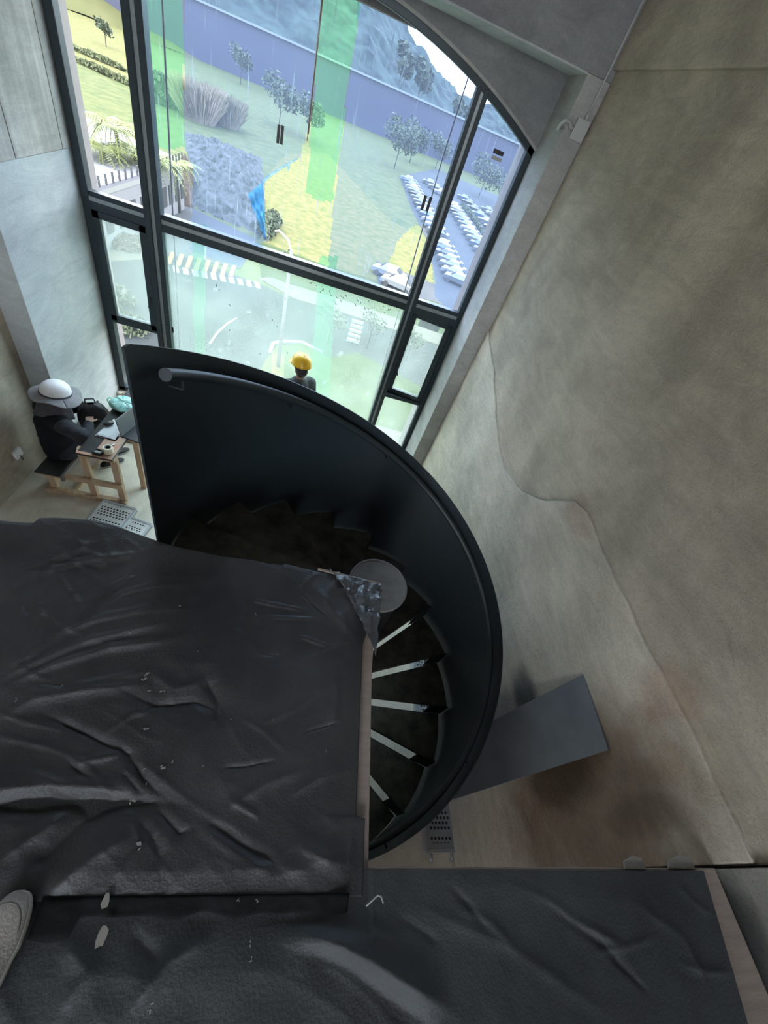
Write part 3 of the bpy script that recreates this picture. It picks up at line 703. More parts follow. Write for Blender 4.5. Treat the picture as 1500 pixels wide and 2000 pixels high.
for k in range(12):
    z = PZ - RISE * (k + 1); a1 = radians(166 - SP * k); a0 = a1 + radians(SP) * .985
    rin, rout = .14, 1.105
    w = MB(); n = 7; pts = []
    # straight nosing edges, curved outer edge
    outer = [(GX * .6 + rout * cos(a1 + (a0 - a1) * i / n), rout * sin(a1 + (a0 - a1) * i / n)) for i in range(n + 1)]
    inner = [(rin * cos(a0), rin * sin(a0)), (rin * cos(a1), rin * sin(a1))]
    w.prism(outer + inner, z - .006, z)
    def lip(a):
        p0 = Vector((rin * cos(a), rin * sin(a), z - .022)); p1 = Vector((GX * .6 + rout * cos(a), rout * sin(a), z - .022))
        w.bar(p0, p1, .005, .036)
    lip(a1 + .004); lip(a0 - .004)
    tr = w.build('tread', M_['tread'], ST)
    # closing bracket to the guard, seals the outer end of the riser gap
    am = a1; rr = .93 if k < 7 else .97
    w = MB(); p0 = Vector((rr * cos(am), rr * sin(am), z - RISE / 2)); p1 = Vector((GX + 1.11 * cos(am), 1.11 * sin(am), z - RISE / 2))
    w.bar(p0, p1, .006, RISE + .0)
    w.build('riser_bracket', M_['black'], tr)

# ================================================================== LEANING PLATE
d = Vector((-.105, -.02, -1.0)); A = Vector((1.885, .512, 2.21)); B = Vector((1.885, .915, 2.21))
Lp = 2.19
nrm = (B - A).cross(d).normalized()
if nrm.x > 0: nrm = -nrm
w = MB(); vs = []
for off in (0, .012):
    for p in (A, B, B + d * Lp, A + d * Lp): vs.append(p + nrm * off)
w.add(vs, [(0, 1, 2, 3), (7, 6, 5, 4), (0, 4, 5, 1), (1, 5, 6, 2), (2, 6, 7, 3), (3, 7, 4, 0)])
tag(w.build('steel_plate', M_['plate'], bevel=.0015), 'long dark grey steel plate leaning against the right wall', 'plate')

# perforated scaffold deck on the floor by the right wall
def plank(name, x0, y0, L_, W_, H_, rz, m, label, z=0, group=None, hooks=True):
    t = thing(name, label, 'scaffold plank', (x0, y0, z), rz, group)
    w = MB().box(-W_ / 2, W_ / 2, -L_ / 2, L_ / 2, H_ - .012, H_); w.build('deck', m, t, bevel=.003)
    w = MB()
    for s in (-1, 1): w.box(s * W_ / 2 - .012, s * W_ / 2 + .012, -L_ / 2, L_ / 2, 0, H_ + .006)
    for s in (-1, 1): w.box(-W_ / 2, W_ / 2, s * L_ / 2 - .015, s * L_ / 2 + .015, 0, H_ + .004)
    w.build('side_rail', mat(name + '_rail', (.46, .48, .50), .4, .6, var=.2), t, bevel=.003)
    if hooks:
        for s in (-1, 1):
            for e in (-1, 1):
                MB().tube([(s * W_ * .33, e * L_ / 2, H_ * .6), (s * W_ * .33, e * (L_ / 2 + .05), H_ * .6), (s * W_ * .33, e * (L_ / 2 + .06), H_ * .2)], .014, 8).build('hook', m, t, smooth=True)
    return t
pm = perforated('perforated_deck_steel', (.40, .42, .45), .095, .95, (.034, .036))
plank('scaffold_plank', 1.765, 1.18, 2.0, .29, .055, .02, pm, 'perforated steel scaffold plank on the floor along the right wall')
pw = perforated('perforated_deck_white', (.70, .71, .70), .155, .23, (.034, .036))
plank('scaffold_plank', -2.02, 3.02, .50, .37, .04, -.13, pw, 'white perforated steel deck panel on the floor at the bench foot', hooks=False)
pw2 = perforated('perforated_deck_small', (.66, .66, .63), .085, .07, (.030, .030))
plank('scaffold_plank', -1.72, 3.0, .19, .26, .03, -.2, pw2, 'small cream perforated panel on the floor right of the larger white one', hooks=False)
plank('scaffold_plank', -1.70, 2.77, .2, .36, .03, -.2, pw2, 'cream perforated panel half hidden under the platform edge', hooks=False)
# ================================================================== BENCH-TABLE
BT = thing('bench_table', 'rough pine frame carrying both a low bench and a higher work table', 'bench table', (-2.3, 3.8, 0))
def L3(x, y, z): return (x + 2.3, y - 3.8, z)
for y in (3.33, 4.42):
    w = MB().box(*[v for v in (-2.78 + 2.3, -1.94 + 2.3)], y - 3.8 - .03, y - 3.8 + .03, 0, .05); w.build('floor_rail', M_['wood'], BT, bevel=.004)
    w = MB().box(-2.78 + 2.3, -1.94 + 2.3, y - 3.8 - .035, y - 3.8 + .005, .27, .340); w.build('cross_rail', M_['wood'], BT, bevel=.004)
    for x, h in ((-2.70, .34), (-2.29, .76), (-1.985, .76)):
        MB().box(x + 2.3 - .035, x + 2.3 + .035, y - 3.8 - .0, y - 3.8 + .05, .05, h).build('leg', M_['wood'], BT, bevel=.004)
    MB().box(-2.30 + 2.3, -1.95 + 2.3, y - 3.8 - .045, y - 3.8 + .0, .70, .775).build('table_rail', M_['wood'], BT, bevel=.004)
MB().box(-2.79 + 2.3, -2.74 + 2.3, 3.33 - 3.8, 4.42 - 3.8, 0, .045).box(-2.52 + 2.3, -2.48 + 2.3, 3.33 - 3.8, 4.42 - 3.8, 0.002, .042).build('long_rail', M_['wood'], BT, bevel=.004)
MB().box(-2.78 + 2.3, -2.53 + 2.3, 3.25 - 3.8, 4.5 - 3.8, .342, .362).build('bench_seat', M_['ply_black'], BT, bevel=.003)
MB().box(-2.545 + 2.3, -2.515 + 2.3, 3.26 - 3.8, 4.5 - 3.8, .27, .35).build('bench_batten', mat('grey_wood', (.20, .17, .16), .8, 0, var=.3, stretch=(6, 1, 1)), BT, bevel=.004)
MB().box(-2.27 + 2.3, -1.93 + 2.3, 3.23 - 3.8, 4.5 - 3.8, .776, .80).build('table_top', M_['ply_black'], BT, bevel=.003)
MB().box(-2.12 + 2.3, -1.935 + 2.3, 3.262 - 3.8, 3.60 - 3.8, .801, .808).box(-2.27 + 2.3, -1.935 + 2.3, 3.228 - 3.8, 3.262 - 3.8, .801, .808).build('top_offcut', M_['ply_red'], BT, bevel=.002)
MB().box(-1.925 + 2.3, -1.55 + 2.3, 3.62 - 3.8, 4.4 - 3.8, .776, .80).box(-1.90 + 2.3, -1.84 + 2.3, 3.62 - 3.8, 3.70 - 3.8, .0, .775).build('side_extension', M_['wood'], BT, bevel=.003)
TZ = .80
# things on the table
w = MB(); c = [at_z(*p, TZ + .03) for p in ((184, 847), (225, 859), (247, 832), (222, 814))]
t = thing('clipboard', 'pale grey clipboard with papers lying on the table beside the seated person', 'clipboard', (-2.13, 3.68, TZ))
def quad(mb, pts, z0, z1, cx=-2.13, cy=3.68, z=TZ): return mb.prism([(p.x - cx, p.y - cy) for p in pts], z0, z1)
quad(MB(), c, .002, .008).build('board', M_['grey'], t)
c2 = [Vector((-2.13, 3.68, 0)) + (Vector((p.x, p.y, 0)) - Vector((-2.13, 3.68, 0))) * .86 for p in c]
quad(MB(), c2, .009, .014).build('paper_stack', M_['paper'], t)
MB().bar((c[0].x + 2.13 + .02, c[0].y - 3.68 + .02, .014), (c[1].x + 2.13 - .01, c[1].y - 3.68 + .03, .014), .03, .012).build('clip', mat('clip_metal', (.5, .52, .55), .3, .8), t)
m4 = Matrix.Rotation(-.8, 4, 'Z')
t = thing('computer_mouse', 'black computer mouse lying on the clipboard', 'mouse', at_z(213, 829, TZ + .02), -.75)
MB().ball((0, 0, .018), 1, 12, (.034, .058, .020)).build('body', M_['dark'], t, smooth=True)
MB().ball((0, .018, .035), 1, 8, (.006, .012, .005)).build('wheel', M_['ply_red'], t, smooth=True)
# laptop, open with its back to the stair
t = thing('laptop', 'open dark laptop at the table end, half hidden behind the curved stair guard', 'laptop', (-1.84, 3.74, TZ), radians(-12))
MB().box(-.12, .12, -.17, .17, 0, .016).build('base', M_['dark'], t, bevel=.004)
MB().box(-.12, -.108, -.17, .17, .016, .24, Matrix.Rotation(radians(-8), 4, 'Y')).build('screen_lid', mat('grey_lid', (.16, .17, .175), .45, .2), t, bevel=.003)
t = thing('tape_roll', 'cream masking tape roll standing at the near corner of the table', 'tape roll', at_z(213, 884, TZ + .01))
MB().lathe([(.030, 0), (.046, 0), (.048, .01), (.048, .062), (.046, .07), (.030, .07), (.028, .05), (.028, .02)], (0, 0, .008), 28).build('roll', M_['cream'], t, smooth=True, auto=40)
MB().lathe([(.001, .045), (.026, .045), (.026, .068), (.020, .066), (.019, .05), (.001, .05)], (0, 0, .008), 20).build('core', M_['dark'], t, smooth=True, auto=40)
c = at_z(192, 883, TZ + .02); t = thing('tape_measure', 'small black square case left of the cream tape roll', 'case', (c.x, c.y, TZ + .008), radians(-6))
MB().box(-.045, .045, -.035, -.022, 0, .03).box(-.045, .045, .022, .035, 0, .03).box(-.045, -.032, -.035, .035, 0, .03).box(.032, .045, -.035, .035, 0, .03).build('rim', M_['dark'], t, bevel=.003)
MB().box(-.034, .034, -.024, .024, 0, .018).build('face', M_['grey'], t)
c = at_z(218, 868, TZ + .02); t = thing('pliers', 'small metal pliers behind the cream tape roll', 'pliers', (c.x, c.y, TZ + .016), .6)
MB().tube([(-.06, .012, 0), (-.03, .016, 0), (0, .004, 0), (.03, -.003, 0)], .006, 8).tube([(-.06, -.012, 0), (-.03, -.016, 0), (0, -.004, 0), (.03, .003, 0)], .006, 8).build('jaws', mat('tool_metal', (.35, .36, .38), .3, .8), t, smooth=True)
c = at_z(236, 818, TZ + .02); t = thing('bottle_cap', 'round black lid lying near the laptop', 'lid', (c.x, c.y, TZ + .001))
MB().lathe([(.034, 0), (.036, .004), (.034, .02), (.030, .024), (.001, .024)], n=24).build('lid', M_['dark'], t, smooth=True, auto=40)
# teal carrier bag
c = at_z(243, 792, TZ + .04)
w = MB()
def bagf(u, v):
    a = 2 * pi * u; b_ = pi * v; r = .13 * (1 + .35 * noise.noise(Vector((cos(a) * 1.5, sin(a) * 1.5, v * 3)))) * sin(b_)
    return (r * cos(a) * 1.25, r * sin(a), .05 + .05 * -cos(b_) + .02 * noise.noise(Vector((cos(a) * 4, sin(a) * 4, v * 5))))
w.grid(bagf, 48, 20); t = thing('carrier_bag', 'crumpled teal and white plastic bag at the far end of the table', 'bag', (c.x, c.y, TZ + .005)); w.build('body', M_['teal'], t, smooth=True)
MB().tube([(-.15, -.02, .03), (-.18, .0, .06), (-.17, .04, .07), (-.13, .06, .05)], .007, 8).build('handle', mat('green_handle', (.10, .55, .32), .5), t, smooth=True)
MB().tube([(.05, -.1, .03), (.09, -.15, .04), (.13, -.12, .05), (.11, -.06, .05)], .007, 8).build('handle', bpy.data.materials['green_handle'], t, smooth=True)

# ================================================================== PEOPLE
def skin_fig(name, chains, m, parent=None, voxel=.011, smooth=4, disp=0):
    """chains: lists of (point, radius); tapered capsules fused into one surface"""
    w = MB()
    for ch in chains:
        for (p, r), (q, s) in zip(ch[:-1], ch[1:]):
            p = Vector(p); q = Vector(q); d = (q - p)
            n = 5; pts = [p.lerp(q, i / n) for i in range(n + 1)]; rs = [r + (s - r) * i / n for i in range(n + 1)]
            w.tube(pts, rs, 14)
        for p, r in ch: w.ball(p, r, 10)
    o = w.build(name, m, parent, smooth=True)
    rm = o.modifiers.new('fuse', 'REMESH'); rm.mode = 'VOXEL'; rm.voxel_size = voxel; rm.use_smooth_shade = True
    s_ = o.modifiers.new('soft', 'SMOOTH'); s_.factor = .5; s_.iterations = smooth
    if disp:
        tx = bpy.data.textures.new(name + '_folds', 'CLOUDS'); tx.noise_scale = .06
        dm = o.modifiers.new('folds', 'DISPLACE'); dm.texture = tx; dm.strength = disp; dm.mid_level = .5
    return o

def hand(chains, wrist, direc, side, palm_n, curl=.6, s=1.0):
    """palm and five separate fingers appended to chains as capsules"""
    d = Vector(direc).normalized(); n = Vector(palm_n); n = (n - d * n.dot(d)).normalized(); t = d.cross(n) * side
    w = Vector(wrist)
    base = w + d * .085 * s
    for k, (off, ln) in enumerate(((-.030, .062), (-.010, .074), (.010, .070), (.029, .055))):
        b = base + t * off * s
        chains.append([(w + t * off * .5 * s, .014 * s), (b, .0115 * s)])
        p = b; dd = d.copy(); ch = [(b, .0095 * s)]
        for j in range(3):
            dd = (dd + n * curl * .55).normalized(); p = p + dd * ln * s * (.42, .32, .26)[j]; ch.append((p.copy(), (.0088, .0080, .0068)[j] * s))
        chains.append(ch)
    b = w + d * .03 * s - t * .03 * s; q = b + (d * .6 - t * .8).normalized() * .045 * s; q2 = q + (d + n * .4).normalized() * .032 * s
    chains.append([(w, .016 * s), (b, .014 * s), (q, .0105 * s), (q2, .0085 * s)])

# ---- seated person, white helmet
P = thing('person', 'person in black hooded jacket and white helmet with grey sun brim, seated on the bench', 'person', (-2.66, 3.62, 0))
o3 = Vector((2.66, -3.62, 0))
def R(x, y, z): return Vector((x, y, z - (.06 if z > .2 else 0))) + o3
pel = R(-2.685, 3.60, .52); ch_ = R(-2.665, 3.62, .86); nk = R(-2.635, 3.655, 1.03); hd = R(-2.585, 3.70, 1.125)
sR = R(-2.49, 3.50, .95); sL = R(-2.80, 3.72, .95); eR = R(-2.33, 3.55, .78); hR = R(-2.38, 3.74, .84)
eL = R(-2.74, 3.86, .76); hL = R(-2.56, 4.02, .84)
hipR = R(-2.60, 3.56, .50); hipL = R(-2.74, 3.68, .50); kR = R(-2.36, 3.86, .52); kL = R(-2.50, 4.08, .50)
aR = R(-2.38, 3.90, .09); aL = R(-2.40, 4.10, .09)
body = [[(pel, .10), (ch_, .105), (nk, .05), (hd, .055)], [(hd + Vector((0, 0, .03)), .085), (hd + Vector((.02, .03, -.03)), .07)], [(sR, .045), (eR, .036), (hR, .024)], [(sL, .045), (eL, .036), (hL, .024)], [(hipR, .07), (kR, .052), (aR, .036)], [(hipL, .07), (kL, .052), (aL, .036)], [(hd + Vector((.055, .075, 0)), .016), (hd + Vector((.06, .08, -.018)), .013)], [(hd + Vector((.07, -.05, 0)), .018), (hd + Vector((.07, -.05, -.02)), .012)]]
hand(body, hR, (-.35, .9, .0), 1, (0, 0, -1), .5); hand(body, hL, (.8, -.3, 0), -1, (0, 0, -1), .5)
bo = skin_fig('body', body, M_['skin'], P, .0065, 3)
jk = [[(pel + Vector((0, 0, -.03)), .150), (pel + Vector((0, 0, .12)), .150), (ch_, .165), (nk + Vector((-.01, -.02, -.02)), .085)], [(sL.lerp(sR, .1), .095), (ch_ + Vector((0, 0, .07)), .13), (sR.lerp(sL, .1), .095)]]
jk += [[(sL, .078), (eL, .062), (hL.lerp(eL, .12), .043)]]
skin_fig('jacket', jk, M_['cloth'], P, .012, 4, .012)
skin_fig('sleeve', [[(sR + Vector((.0, 0, -.01)), .090), (eR, .076), (hR.lerp(eR, .12), .050)]], M_['cloth2'], P, .010, 3, .014)
skin_fig('trousers', [[(pel + Vector((0, 0, -.03)), .125), (hipR, .10), (kR, .075), (aR + Vector((0, 0, .06)), .058)], [(pel, .12), (hipL, .10), (kL, .075), (aL + Vector((0, 0, .06)), .058)]], mat('dark_trousers', (.02, .022, .028), .9, 0, var=.3), P, .012, 4, .01)
def shoe(name, m, ms, parent, loc, rz, L_=.28, W_=.105, H_=.085):
    e = thing(name, None, None, loc, rz); e.parent = parent
    n = 40
    def outline(t, k=1.0):
        a = 2 * pi * t; y = sin(a); x = cos(a)
        wd = (.5 if y > -.2 else .42) - (.04 if -.3 < y < .2 else 0)
        sx = math.copysign(abs(x) ** .75, x) * W_ * wd * k; sy = y * L_ / 2 * (1 - (1 - k) * .4)
        return sx, sy
    prof = [(1.0, 0), (1.06, .004), (1.06, .018), (1.02, .022)]
    w = MB(); b = 0
    for k, z in prof:
        for i in range(n): x, y = outline(i / n, k); w.v.append((x, y, z))
    for j in range(3):
        for i in range(n): w.f.append((j * n + i, j * n + (i + 1) % n, (j + 1) * n + (i + 1) % n, (j + 1) * n + i)); w.mi.append(0)
    w.f.append(tuple(range(3 * n, 4 * n))); w.mi.append(0); w.f.append(tuple(range(n - 1, -1, -1))); w.mi.append(0)
    w.build('sole', ms, e, smooth=True, auto=50)
    w = MB(); J = 12
    for j in range(J + 1):
        t = j / J
        for i in range(n):
            x, y = outline(i / n, 1.0 - .0 * t); k = cos(t * pi / 2) ** .55
            hh = H_ * (.52 + .48 * max(0, min(1, (-y / L_ + .18) / .5)))
            w.v.append((x * k, (y - 0) * (k * .75 + .25) - .02 * t * 0, .020 + (hh - .02) * sin(t * pi / 2)))
    for j in range(J):
        for i in range(n): w.f.append((j * n + i, j * n + (i + 1) % n, (j + 1) * n + (i + 1) % n, (j + 1) * n + i)); w.mi.append(0)
    w.f.append(tuple(range(J * n, (J + 1) * n))); w.mi.append(0)
    up = w.build('upper', m, e, smooth=True)
    return e
shoe('shoe', M_['hair'], M_['grey'], P, tuple(R(-2.35, 3.93, 0)), radians(-40)); shoe('shoe', M_['hair'], M_['grey'], P, tuple(R(-2.37, 4.14, 0)), radians(-40))
# helmet group
tilt = Matrix.Rotation(radians(14), 4, Vector((-.8, .6, 0)))
HH = thing('helmet', None, None, hd + Vector((-.005, -.01, .075))); HH.parent = P; HH.rotation_euler = (radians(-10), radians(6), radians(-40))
w = MB(); prof = [(.122, 0), (.124, .012), (.121, .04), (.110, .075), (.088, .105), (.055, .123), (.02, .130), (.001, .131)]
w.lathe(prof, n=36, sx=.93, sy=1.1); w.build('shell', M_['white'], HH, smooth=True)
MB().lathe([(.126, -.012), (.128, -.008), (.128, .014), (.124, .018)], n=36, sx=.95, sy=1.1).build('band', M_['hatdark'], HH, smooth=True)
w = MB()
def brim(u, v):
    a = 2 * pi * u; r = .122 + v * (.085 + .012 * sin(a * 3 + 1) + .012 * sin(a)); z = .002 - v * (.038 + .014 * sin(a * 3) + .008 * sin(a * 5 + 2))
    return (r * cos(a) * .97, r * sin(a) * 1.08, z)
w.grid(brim, 64, 6); bo_ = w.build('sun_brim', M_['hatfab'], HH, smooth=True); bo_.modifiers.new('t', 'SOLIDIFY').thickness = .003
w = MB()
def neckflap(u, v):
    a = radians(190 + 205 * u); r = .118 + .065 * v + .012 * sin(u * 19) * v; z = -.02 - v * (.215 + .02 * sin(u * 7))
    return (r * cos(a) * .97, r * sin(a) * 1.02, z)
w.grid(neckflap, 48, 8); bo_ = w.build('neck_flap', M_['hatdark'], HH, smooth=True); bo_.modifiers.new('t', 'SOLIDIFY').thickness = .003
def em(az, z):
    r = .1245 - (z * z) * 3.2; t = radians(az); return (r * .93 * cos(t), r * 1.1 * sin(t), z)
MB().tube([em(-48, .038), em(-42, .036), em(-40, .050), em(-35, .038), em(-30, .040), em(-28, .052)], .0024, 6).tube([em(-45, .048), em(-40, .062), em(-34, .062), em(-31, .054)], .0022, 6).build('emblem', mat('pale_brown_mark', (.36, .30, .28), .6), HH)
# backpack on the person's lap / bench
bp = thing('backpack', 'black backpack held in front of the seated person at the table edge', 'backpack', (-2.44, 3.95, .46), radians(30))
w = MB()
def pack(u, v):
    a = 2 * pi * u; e = .38
    x = math.copysign(abs(cos(a)) ** e, cos(a)) * .15; y = math.copysign(abs(sin(a)) ** e, sin(a)) * .09
    k = math.sin(pi * min(max(v, .001), .999)) ** .28
    n_ = noise.noise(Vector((cos(a) * 2, sin(a) * 2, v * 4))) * .02
    return (x * k * (1 + n_ * 4), y * k * (1 + n_ * 4), v * .42)
w.grid(pack, 48, 24); w.build('main_pocket', mat('black_nylon', (.022, .022, .026), .7, 0, col2=(.012, .012, .014), scale=12, bump=.5, bscale=14), bp, smooth=True)
MB().ball((0, -.10, .16), 1, 12, (.11, .04, .12)).build('front_pocket', M_['dark'], bp, smooth=True)
MB().tube([(-.05, .03, .41), (-.04, .03, .46), (.04, .03, .46), (.05, .03, .41)], .008, 8).build('grab_handle', M_['dark'], bp, smooth=True)
for s in (-1, 1): MB().tube([(s * .07, .09, .38), (s * .08, .14, .30), (s * .08, .14, .15), (s * .08, .09, .05)], .012, 8).build('shoulder_strap', M_['dark'], bp, smooth=True)

# ---- standing person, yellow helmet
P = thing('person', 'person in grey shirt and yellow helmet standing by the window beyond the stair guard', 'person', (-.27, 4.78, 0))
V = Vector
body = [[(V((0, 0, .95)), .11), (V((0, 0, 1.25)), .12), (V((0, 0, 1.37)), .06), (V((0, 0, 1.42)), .052), (V((-.01, .01, 1.48)), .06)],
        [(V((-.005, .01, 1.50)), .078), (V((-.01, .015, 1.55)), .088)], [(V((-.035, .05, 1.46)), .045), (V((-.03, .045, 1.48)), .05)],
        [(V((-.07, .085, 1.50)), .013), (V((-.075, .09, 1.485)), .013)], [(V((.055, .055, 1.50)), .016), (V((.055, .055, 1.48)), .012)], [(V((-.06, -.04, 1.50)), .016), (V((-.06, -.04, 1.48)), .012)],
        [(V((.13, .10, 1.31)), .05), (V((.19, .16, 1.02)), .038), (V((.12, .25, .86)), .026)], [(V((-.13, -.10, 1.31)), .05), (V((-.20, -.10, 1.02)), .038), (V((-.20, .04, .86)), .026)],
        [(V((.07, .05, .92)), .085), (V((.08, .06, .50)), .058), (V((.08, .05, .10)), .038)], [(V((-.07, -.05, .92)), .085), (V((-.08, -.05, .50)), .058), (V((-.08, -.06, .10)), .038)]]
hand(body, V((.12, .25, .86)), (-.5, .5, -.6), 1, (-.5, -.5, 0), .4); hand(body, V((-.20, .04, .86)), (0, .5, -.8), -1, (.5, -.2, 0), .4)
skin_fig('body', body, M_['skin'], P, .0065, 3)
skin_fig('shirt', [[(V((0, 0, .88)), .15), (V((0, 0, 1.15)), .155), (V((0, 0, 1.28)), .13), (V((0, 0, 1.345)), .075)], [(V((.12, .09, 1.30)), .085), (V((-.12, -.09, 1.30)), .085)], [(V((.14, .105, 1.30)), .075), (V((.18, .14, 1.10)), .062)], [(V((-.14, -.105, 1.30)), .075), (V((-.19, -.10, 1.10)), .062)]], M_['shirt'], P, .012, 4, .008)
skin_fig('trousers', [[(V((0, 0, .90)), .14), (V((.075, .055, .85)), .10), (V((.08, .06, .50)), .08), (V((.08, .05, .12)), .065)], [(V((0, 0, .90)), .14), (V((-.075, -.05, .85)), .10), (V((-.08, -.05, .50)), .08), (V((-.08, -.06, .12)), .065)]], mat('navy_trousers', (.02, .025, .04), .9, 0, var=.2), P, .012, 4, .008)
shoe('shoe', M_['hair'], M_['dark'], P, (.05, .10, 0), radians(38)); shoe('shoe', M_['hair'], M_['dark'], P, (-.11, -.02, 0), radians(38))
skin_fig('hair', [[(V((-.005, .0, 1.56)), .090), (V((.012, -.022, 1.505)), .076)], [(V((.012, -.025, 1.48)), .06), (V((.008, -.015, 1.50)), .07)]], M_['hair'], P, .008, 2)
HH = thing('helmet', None, None, (-.008, .01, 1.575)); HH.parent = P; HH.rotation_euler = (radians(-6), 0, radians(40))
MB().lathe([(.130, -.004), (.124, .004), (.124, .02), (.119, .06), (.105, .095), (.078, .122), (.045, .134), (.001, .138)], n=36, sx=.93, sy=1.12).build('shell', M_['yellow'], HH, smooth=True)
w = MB()
def vis(u, v):
    a = radians(35 + 110 * u); r = .122 + v * .055 * sin(pi * u) ** .5; return (r * cos(a) * .95, r * sin(a) * 1.12, .004 - .012 * v)
w.grid(vis, 24, 4); vo = w.build('visor', M_['yellow'], HH, smooth=True); vo.modifiers.new('t', 'SOLIDIFY').thickness = .004
MB().tube([(0, -.10, .100), (0, -.05, .130), (0, .05, .132), (0, .10, .103)], [.006, .010, .010, .006], 8).build('ridge', M_['yellow'], HH, smooth=True)

# ---- the shoe of whoever stands on the platform
sh = thing('shoe', 'grey suede slip-on shoe with pale sole at the left edge of the tarpaulin', 'shoe', (-.475, -.155, PZ + .035), radians(-4))
e = shoe('shoe', M_['suede'], M_['sole'], None, (0, 0, 0), 0, .27, .102, .075)
for c in children(e): c.parent = sh
bpy.data.objects.remove(e)
MB().tube([(.046 * cos(a) , .055 + .062 * sin(a), .058 - .006 * sin(a)) for a in [radians(10 + 16 * i) for i in range(11)]], .0022, 6).build('toe_seam', mat('seam', (.13, .12, .11), .8), sh, smooth=True)
MB().tube([(.0, -.015, .078), (.012, -.020, .080), (.02, -.03, .079)], .004, 6).build('lace_tip', M_['white'], sh, smooth=True)

# ================================================================== WALL FITTINGS
t = thing('junction_box', 'grey square junction box on the concrete pier under the beam', 'junction box', (1.70, 4.76, 4.42))
MB().box(-.055, .055, -.05, 0, -.065, .065).build('box', M_['grey'], t, bevel=.006)
MB().box(-.060, .060, -.058, -.048, -.070, .070).build('lid', M_['grey'], t, bevel=.004)
w = MB().tube([(1.715, 4.735, 4.50), (1.715, 4.735, 4.8), (1.705, 4.735, 7.3)], .009, 10); w.tube([(1.715, 4.735, 4.485), (1.715, 4.735, 4.53)], .016, 10)
tag(w.build('conduit_pipe', M_['grey'], smooth=True), 'thin grey conduit rising in the corner from the junction box', 'conduit')
w = MB().tube([(1.645, 4.73, 4.41), (1.62, 4.72, 4.415), (1.58, 4.70, 4.44), (1.54, 4.69, 4.44), (1.515, 4.70, 4.41), (1.52, 4.73, 4.375), (1.545, 4.75, 4.37), (1.575, 4.757, 4.40)], .014, 10)
tag(w.build('flexible_conduit', M_['grey'], smooth=True), 'short grey flexible conduit looping left from the junction box', 'conduit')
c = at_x(35, 885, -3.03)
t = thing('wall_socket', 'small white socket low on the left wall beside the bench', 'socket', (-3.05, c.y, c.z), 0)
MB().box(0, .03, -.055, .055, -.055, .055, Matrix.Rotation(radians(8), 4, 'X')).build('plate', M_['white'], t, bevel=.006)
MB().tube([(.03, 0, -.03), (.05, .0, -.07), (.03, .01, -.10)], .006, 6).build('loose_wire', M_['dark'], t, smooth=True)
# ================================================================== OUTSIDE
GZ = EYE - 15.5
OUT = 0.145        # outdoor colours scaled down to balance their brightness against the room
def gp(px, py, z=GZ): return at_z(px, py, z)
def terrain_mat(name, c1, c2, scale, bump=.5, c3=None, bs=None):
    return mat(name, c1, .95, 0, col2=c2, scale=scale, bump=bump, bscale=bs or scale * 4, detail=10, spec=.1)
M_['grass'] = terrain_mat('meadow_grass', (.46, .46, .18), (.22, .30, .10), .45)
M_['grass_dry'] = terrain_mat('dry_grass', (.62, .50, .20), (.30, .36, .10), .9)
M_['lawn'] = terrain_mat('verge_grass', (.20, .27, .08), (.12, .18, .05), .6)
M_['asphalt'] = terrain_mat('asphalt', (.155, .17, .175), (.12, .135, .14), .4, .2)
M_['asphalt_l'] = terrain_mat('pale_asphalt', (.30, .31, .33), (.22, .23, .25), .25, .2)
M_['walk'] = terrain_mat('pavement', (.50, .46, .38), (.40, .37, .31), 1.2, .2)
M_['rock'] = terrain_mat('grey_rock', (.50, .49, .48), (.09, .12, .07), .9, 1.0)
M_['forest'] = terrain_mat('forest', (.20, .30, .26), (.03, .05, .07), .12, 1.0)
M_['leaf'] = mat('leaf_green', (.26, .34, .15), .8, 0, col2=(.05, .09, .03), scale=1.2)
M_['hedge'] = mat('hedge_green', (.40, .44, .16), .9, 0, col2=(.2, .25, .08), scale=.8)
M_['palm'] = mat('palm_green', (.80, .85, .25), .7, 0, col2=(.40, .50, .12), scale=2)
M_['trunk'] = mat('trunk', (.14, .11, .09), .9, 0, var=.3)
M_['paint_w'] = mat('road_white', (.75, .75, .72), .8, 0, var=.1)
M_['paint_y'] = mat('road_yellow', (.68, .55, .12), .8, 0, var=.1)
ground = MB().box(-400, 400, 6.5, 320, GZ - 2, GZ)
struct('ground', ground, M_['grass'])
def patch(name, px, m, h, label=None, cat=None, z0=None):
    p = [gp(a, b) for a, b in px]; w = MB(); w.prism([(q.x, q.y) for q in p], GZ - .3, GZ + h)
    return struct(name, w, M_[m])
def poly_w(name, pts, m, h): 
    w = MB(); w.prism(pts, GZ - .3, GZ + h); return struct(name, w, M_[m])
# near road, roundabout arm, pavements (ground plan in metres)
patch('road', ((150, 395), (200, 420), (335, 490), (520, 560), (575, 585), (700, 622), (880, 672), (960, 700), (960, 800), (800, 770), (640, 700), (545, 670), (520, 700), (470, 800), (250, 800), (150, 600)), 'asphalt', .02)
patch('road_branch', ((150, 330), (300, 372), (372, 405), (505, 470), (470, 525), (330, 497), (240, 455), (150, 430)), 'asphalt_l', .03)
patch('pavement', ((508, 546), (525, 543), (560, 555), (700, 598), (900, 668), (900, 690), (700, 622), (575, 585)), 'walk', .12)
patch('pavement', ((130, 470), (215, 490), (330, 497), (322, 506), (215, 512), (130, 540)), 'walk', .10)
patch('verge', ((500, 470), (830, 590), (960, 640), (960, 690), (700, 604), (560, 552), (512, 545)), 'lawn', .05)
patch('verge', ((640, 700), (700, 690), (800, 745), (900, 800), (900, 862), (770, 845), (660, 815), (540, 770), (535, 720), (545, 678), (590, 672)), 'lawn', .08)
patch('verge_dry', ((530, 690), (556, 695), (552, 775), (528, 770)), 'grass_dry', .10)
